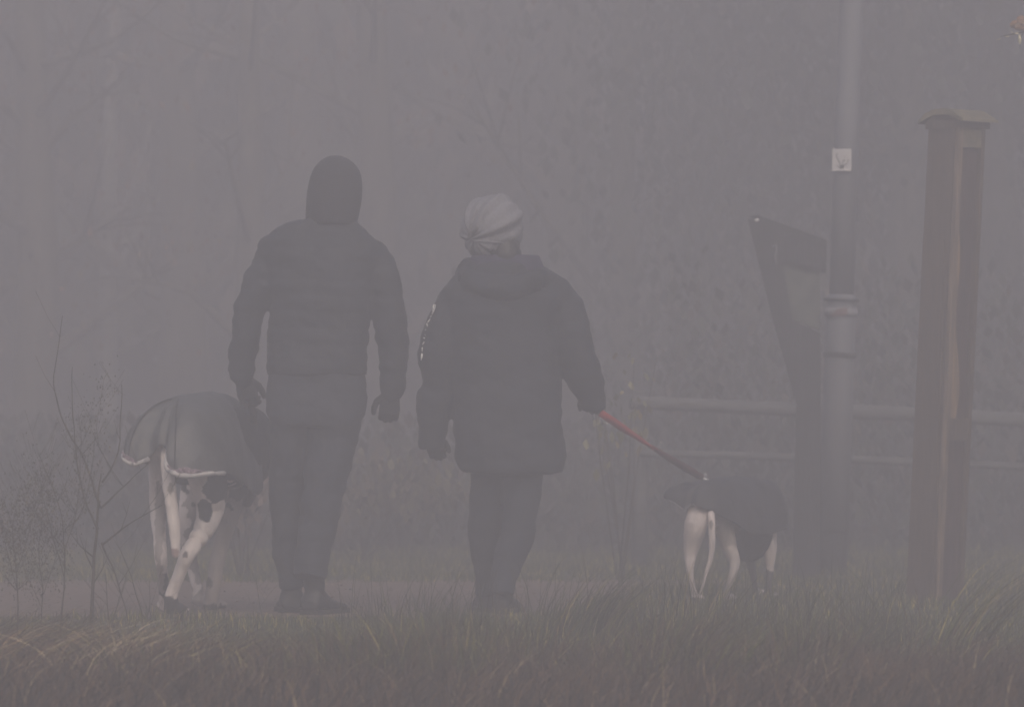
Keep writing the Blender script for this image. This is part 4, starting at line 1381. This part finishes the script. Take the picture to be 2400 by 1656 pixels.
def shrub(px, d, w, h, lab, cols, wts, count, seed, size=.04, z0=0.05, name='shrub'):
    rd = random.Random(seed)
    b = P(px, 0, d); b.z = 0
    t = thing(name, b, lab, 'shrub')
    bm = bmesh.new(); tips = []
    for i in range(7):
        e = b + Vector((rd.uniform(-w, w), rd.uniform(-w, w), h * rd.uniform(.6, 1)))
        m_ = b.lerp(e, .5) + Vector((rd.uniform(-.05, .05), 0, .04))
        tube(bm, [b + Vector((rd.uniform(-.03, .03), 0, -.02)), m_, e], [.0035, .003, .0015], 6)
        tips += [m_.lerp(e, q) for q in (.2, .5, .8, 1)]
    finish('stems', bm, M['twig'], t)
    pts = []
    for i in range(count):
        c = rd.choice(tips)
        pts.append((c.x + rd.gauss(0, w * .22), c.y + rd.gauss(0, w * .22), max(z0, c.z + rd.gauss(0, .05))))
    leaf_mesh('foliage', pts, size, cols, wts, t)


YEL = [(.22, .17, .06), (.14, .13, .06), (.12, .12, .05)]
shrub(1455, 24.2, .17, 1.12, 'loose shrub with yellowing leaves at the left end of the fence', YEL, (2, 3, 3), 70, 3)
shrub(575, 24.5, .22, .68, 'pale brown dead bracken clump behind the big dog', [(.15, .11, .09), (.10, .075, .06), (.06, .05, .045)], (3, 3, 1), 900, 4, size=.05, name='bracken_clump')
shrub(840, 27, .5, .55, 'low olive bush in the mist between the two people', [(.10, .09, .05), (.08, .06, .04)], (2, 2), 900, 5, size=.05, name='bush')

# ------------------------------------------------------------------ rust leaved branch at the top right corner
DBR = 20.4
bt = P(2560, 0, DBR); bt.z = 0
yt = thing('young_tree', bt, 'young tree with rusty wet leaves on its branch tip in the upper right corner', 'tree')
bm = bmesh.new()
stube(bm, [bt - Z * .05, bt + Vector((.01, 0, 1.0)), bt + Vector((-.02, 0, 2.0)), bt + Vector((.01, 0, 3.0))], [.035, .03, .022, .008], n=12, round_ends=False)
finish('trunk', bm, M['bark'], yt)
bm = bmesh.new()
tube(bm, dense([bt + Vector((-.02, 0, 2.02)), P(2490, 50, DBR), P(2430, 68, DBR), P(2385, 78, DBR), P(2345, 86, DBR)], [.006] * 5, 4)[0], [.009 - .0005 * i for i in range(17)], 8)
tube(bm, [P(2400, 74, DBR), P(2392, 90, DBR), P(2390, 114, DBR)], [.0025, .002, .001], 6)
finish('branch', bm, M['twig'], yt)
rd = random.Random(4)
lm = mat('rust_leaf', (.24, .12, .06), .6, color2=(.13, .09, .05), scale=25)
lm2 = mat('pale_leaf_glint', (.55, .52, .38), .35, var=.1)  # pale leaf colour that also paints the white glints of wet drops
for i, (x, y, w, h_, a, mm) in enumerate([(2385, 55, 20, 9, .3, 0), (2400, 48, 18, 10, -.3, 0), (2392, 66, 16, 7, -.1, 0), (2415, 62, 18, 9, .2, 0), 
                                          (2390, 92, 4, 13, .05, 1), (2378, 80, 9, 1.8, .2, 1), (2361, 86, 5, 1.4, 0, 1), (2374, 77, 7, 1.5, -.5, 1), (2384, 79, 6, 1.6, -.1, 1), (2342, 92, 6, 1.2, .3, 1)]):
    bm = bmesh.new()
    k = DBR / FX
    c = P(x, y, DBR + rd.uniform(-.02, .02))
    vs = []
    for j in range(12):
        t = 2 * math.pi * j / 12
        q = Vector((math.cos(t) * w * k, rd.uniform(-.006, .006), math.sin(t) * h_ * k * (1 - .25 * math.cos(t)) + rd.uniform(-.001, .001)))
        q = Vector((q.x * math.cos(a) - q.z * math.sin(a), q.y, q.x * math.sin(a) + q.z * math.cos(a)))
        vs.append(q)
    loft(bm, [[c + q + Vector((0, -.0006, 0)) for q in vs], [c + q + Vector((0, .0006, 0)) for q in vs]])
    finish('leaf', bm, lm2 if mm else lm, yt, origin=c)  # the thin pale slivers are painted glints shaped like leaves

# ------------------------------------------------------------------ mist
bm = bmesh.new()
box(bm, (0, 33, 3.4), (92, 94, 9.0))
hz = finish('haze', bm, None, smooth=False) if False else None
bmesh.ops.recalc_face_normals(bm, faces=bm.faces)
me = bpy.data.meshes.new('haze'); bm.to_mesh(me); bm.free()
hm = bpy.data.materials.new('mist'); hm.use_nodes = True
nt = hm.node_tree
nt.nodes.clear()
out = nt.nodes.new('ShaderNodeOutputMaterial')
pv = nt.nodes.new('ShaderNodeVolumePrincipled')
pv.inputs['Color'].default_value = (.628, .612, .643, 1)
pv.inputs['Density'].default_value = .050
pv.inputs['Anisotropy'].default_value = 0.25
nt.links.new(pv.outputs[0], out.inputs['Volume'])
me.materials.append(hm)
haze = bpy.data.objects.new('haze', me)
COL.objects.link(haze)
tag(haze, 'thick grey mist filling the whole scene', 'mist', kind='stuff')

# ------------------------------------------------------------------ light, sky, camera
w = bpy.data.worlds.new('World'); scene.world = w; w.use_nodes = True
nt = w.node_tree
bg = nt.nodes['Background']
sky = nt.nodes.new('ShaderNodeTexSky')
sky.sky_type = 'NISHITA'
sky.sun_disc = False
ELEV, ROT = math.radians(36), math.radians(172)
sky.sun_elevation = ELEV; sky.sun_rotation = ROT
sky.air_density = 1.0; sky.dust_density = 6.0; sky.ozone_density = 0.5
nt.links.new(sky.outputs[0], bg.inputs[0])
bg.inputs[1].default_value = .15
sl = bpy.data.lights.new('sun', 'SUN'); sl.energy = 1.5; sl.angle = math.radians(80); sl.color = (1, .93, .86)
so = bpy.data.objects.new('sun', sl); COL.objects.link(so)
dirv = Vector((math.sin(ROT) * math.cos(ELEV), math.cos(ROT) * math.cos(ELEV), math.sin(ELEV)))
so.rotation_euler = dirv.to_track_quat('Z', 'Y').to_euler()
so.location = dirv * 30

cam = bpy.data.cameras.new('camera')
cam.lens = 180; cam.sensor_width = 36; cam.sensor_fit = 'HORIZONTAL'
cam.shift_y = 132 / 2400
cam.clip_start = .1; cam.clip_end = 300
cam.dof.use_dof = True; cam.dof.focus_distance = 18.6; cam.dof.aperture_fstop = 6.0
co = bpy.data.objects.new('camera', cam); COL.objects.link(co)
co.location = (0, 0, CAMH); co.rotation_euler = (math.radians(90), 0, 0)
scene.camera = co
vs = scene.view_settings
vs.view_transform = 'Standard'; vs.look = 'None'; vs.gamma = 1; vs.exposure = 0.42
scene.cycles.volume_bounces = 5
scene.cycles.max_bounces = 9
scene.cycles.use_denoising = True
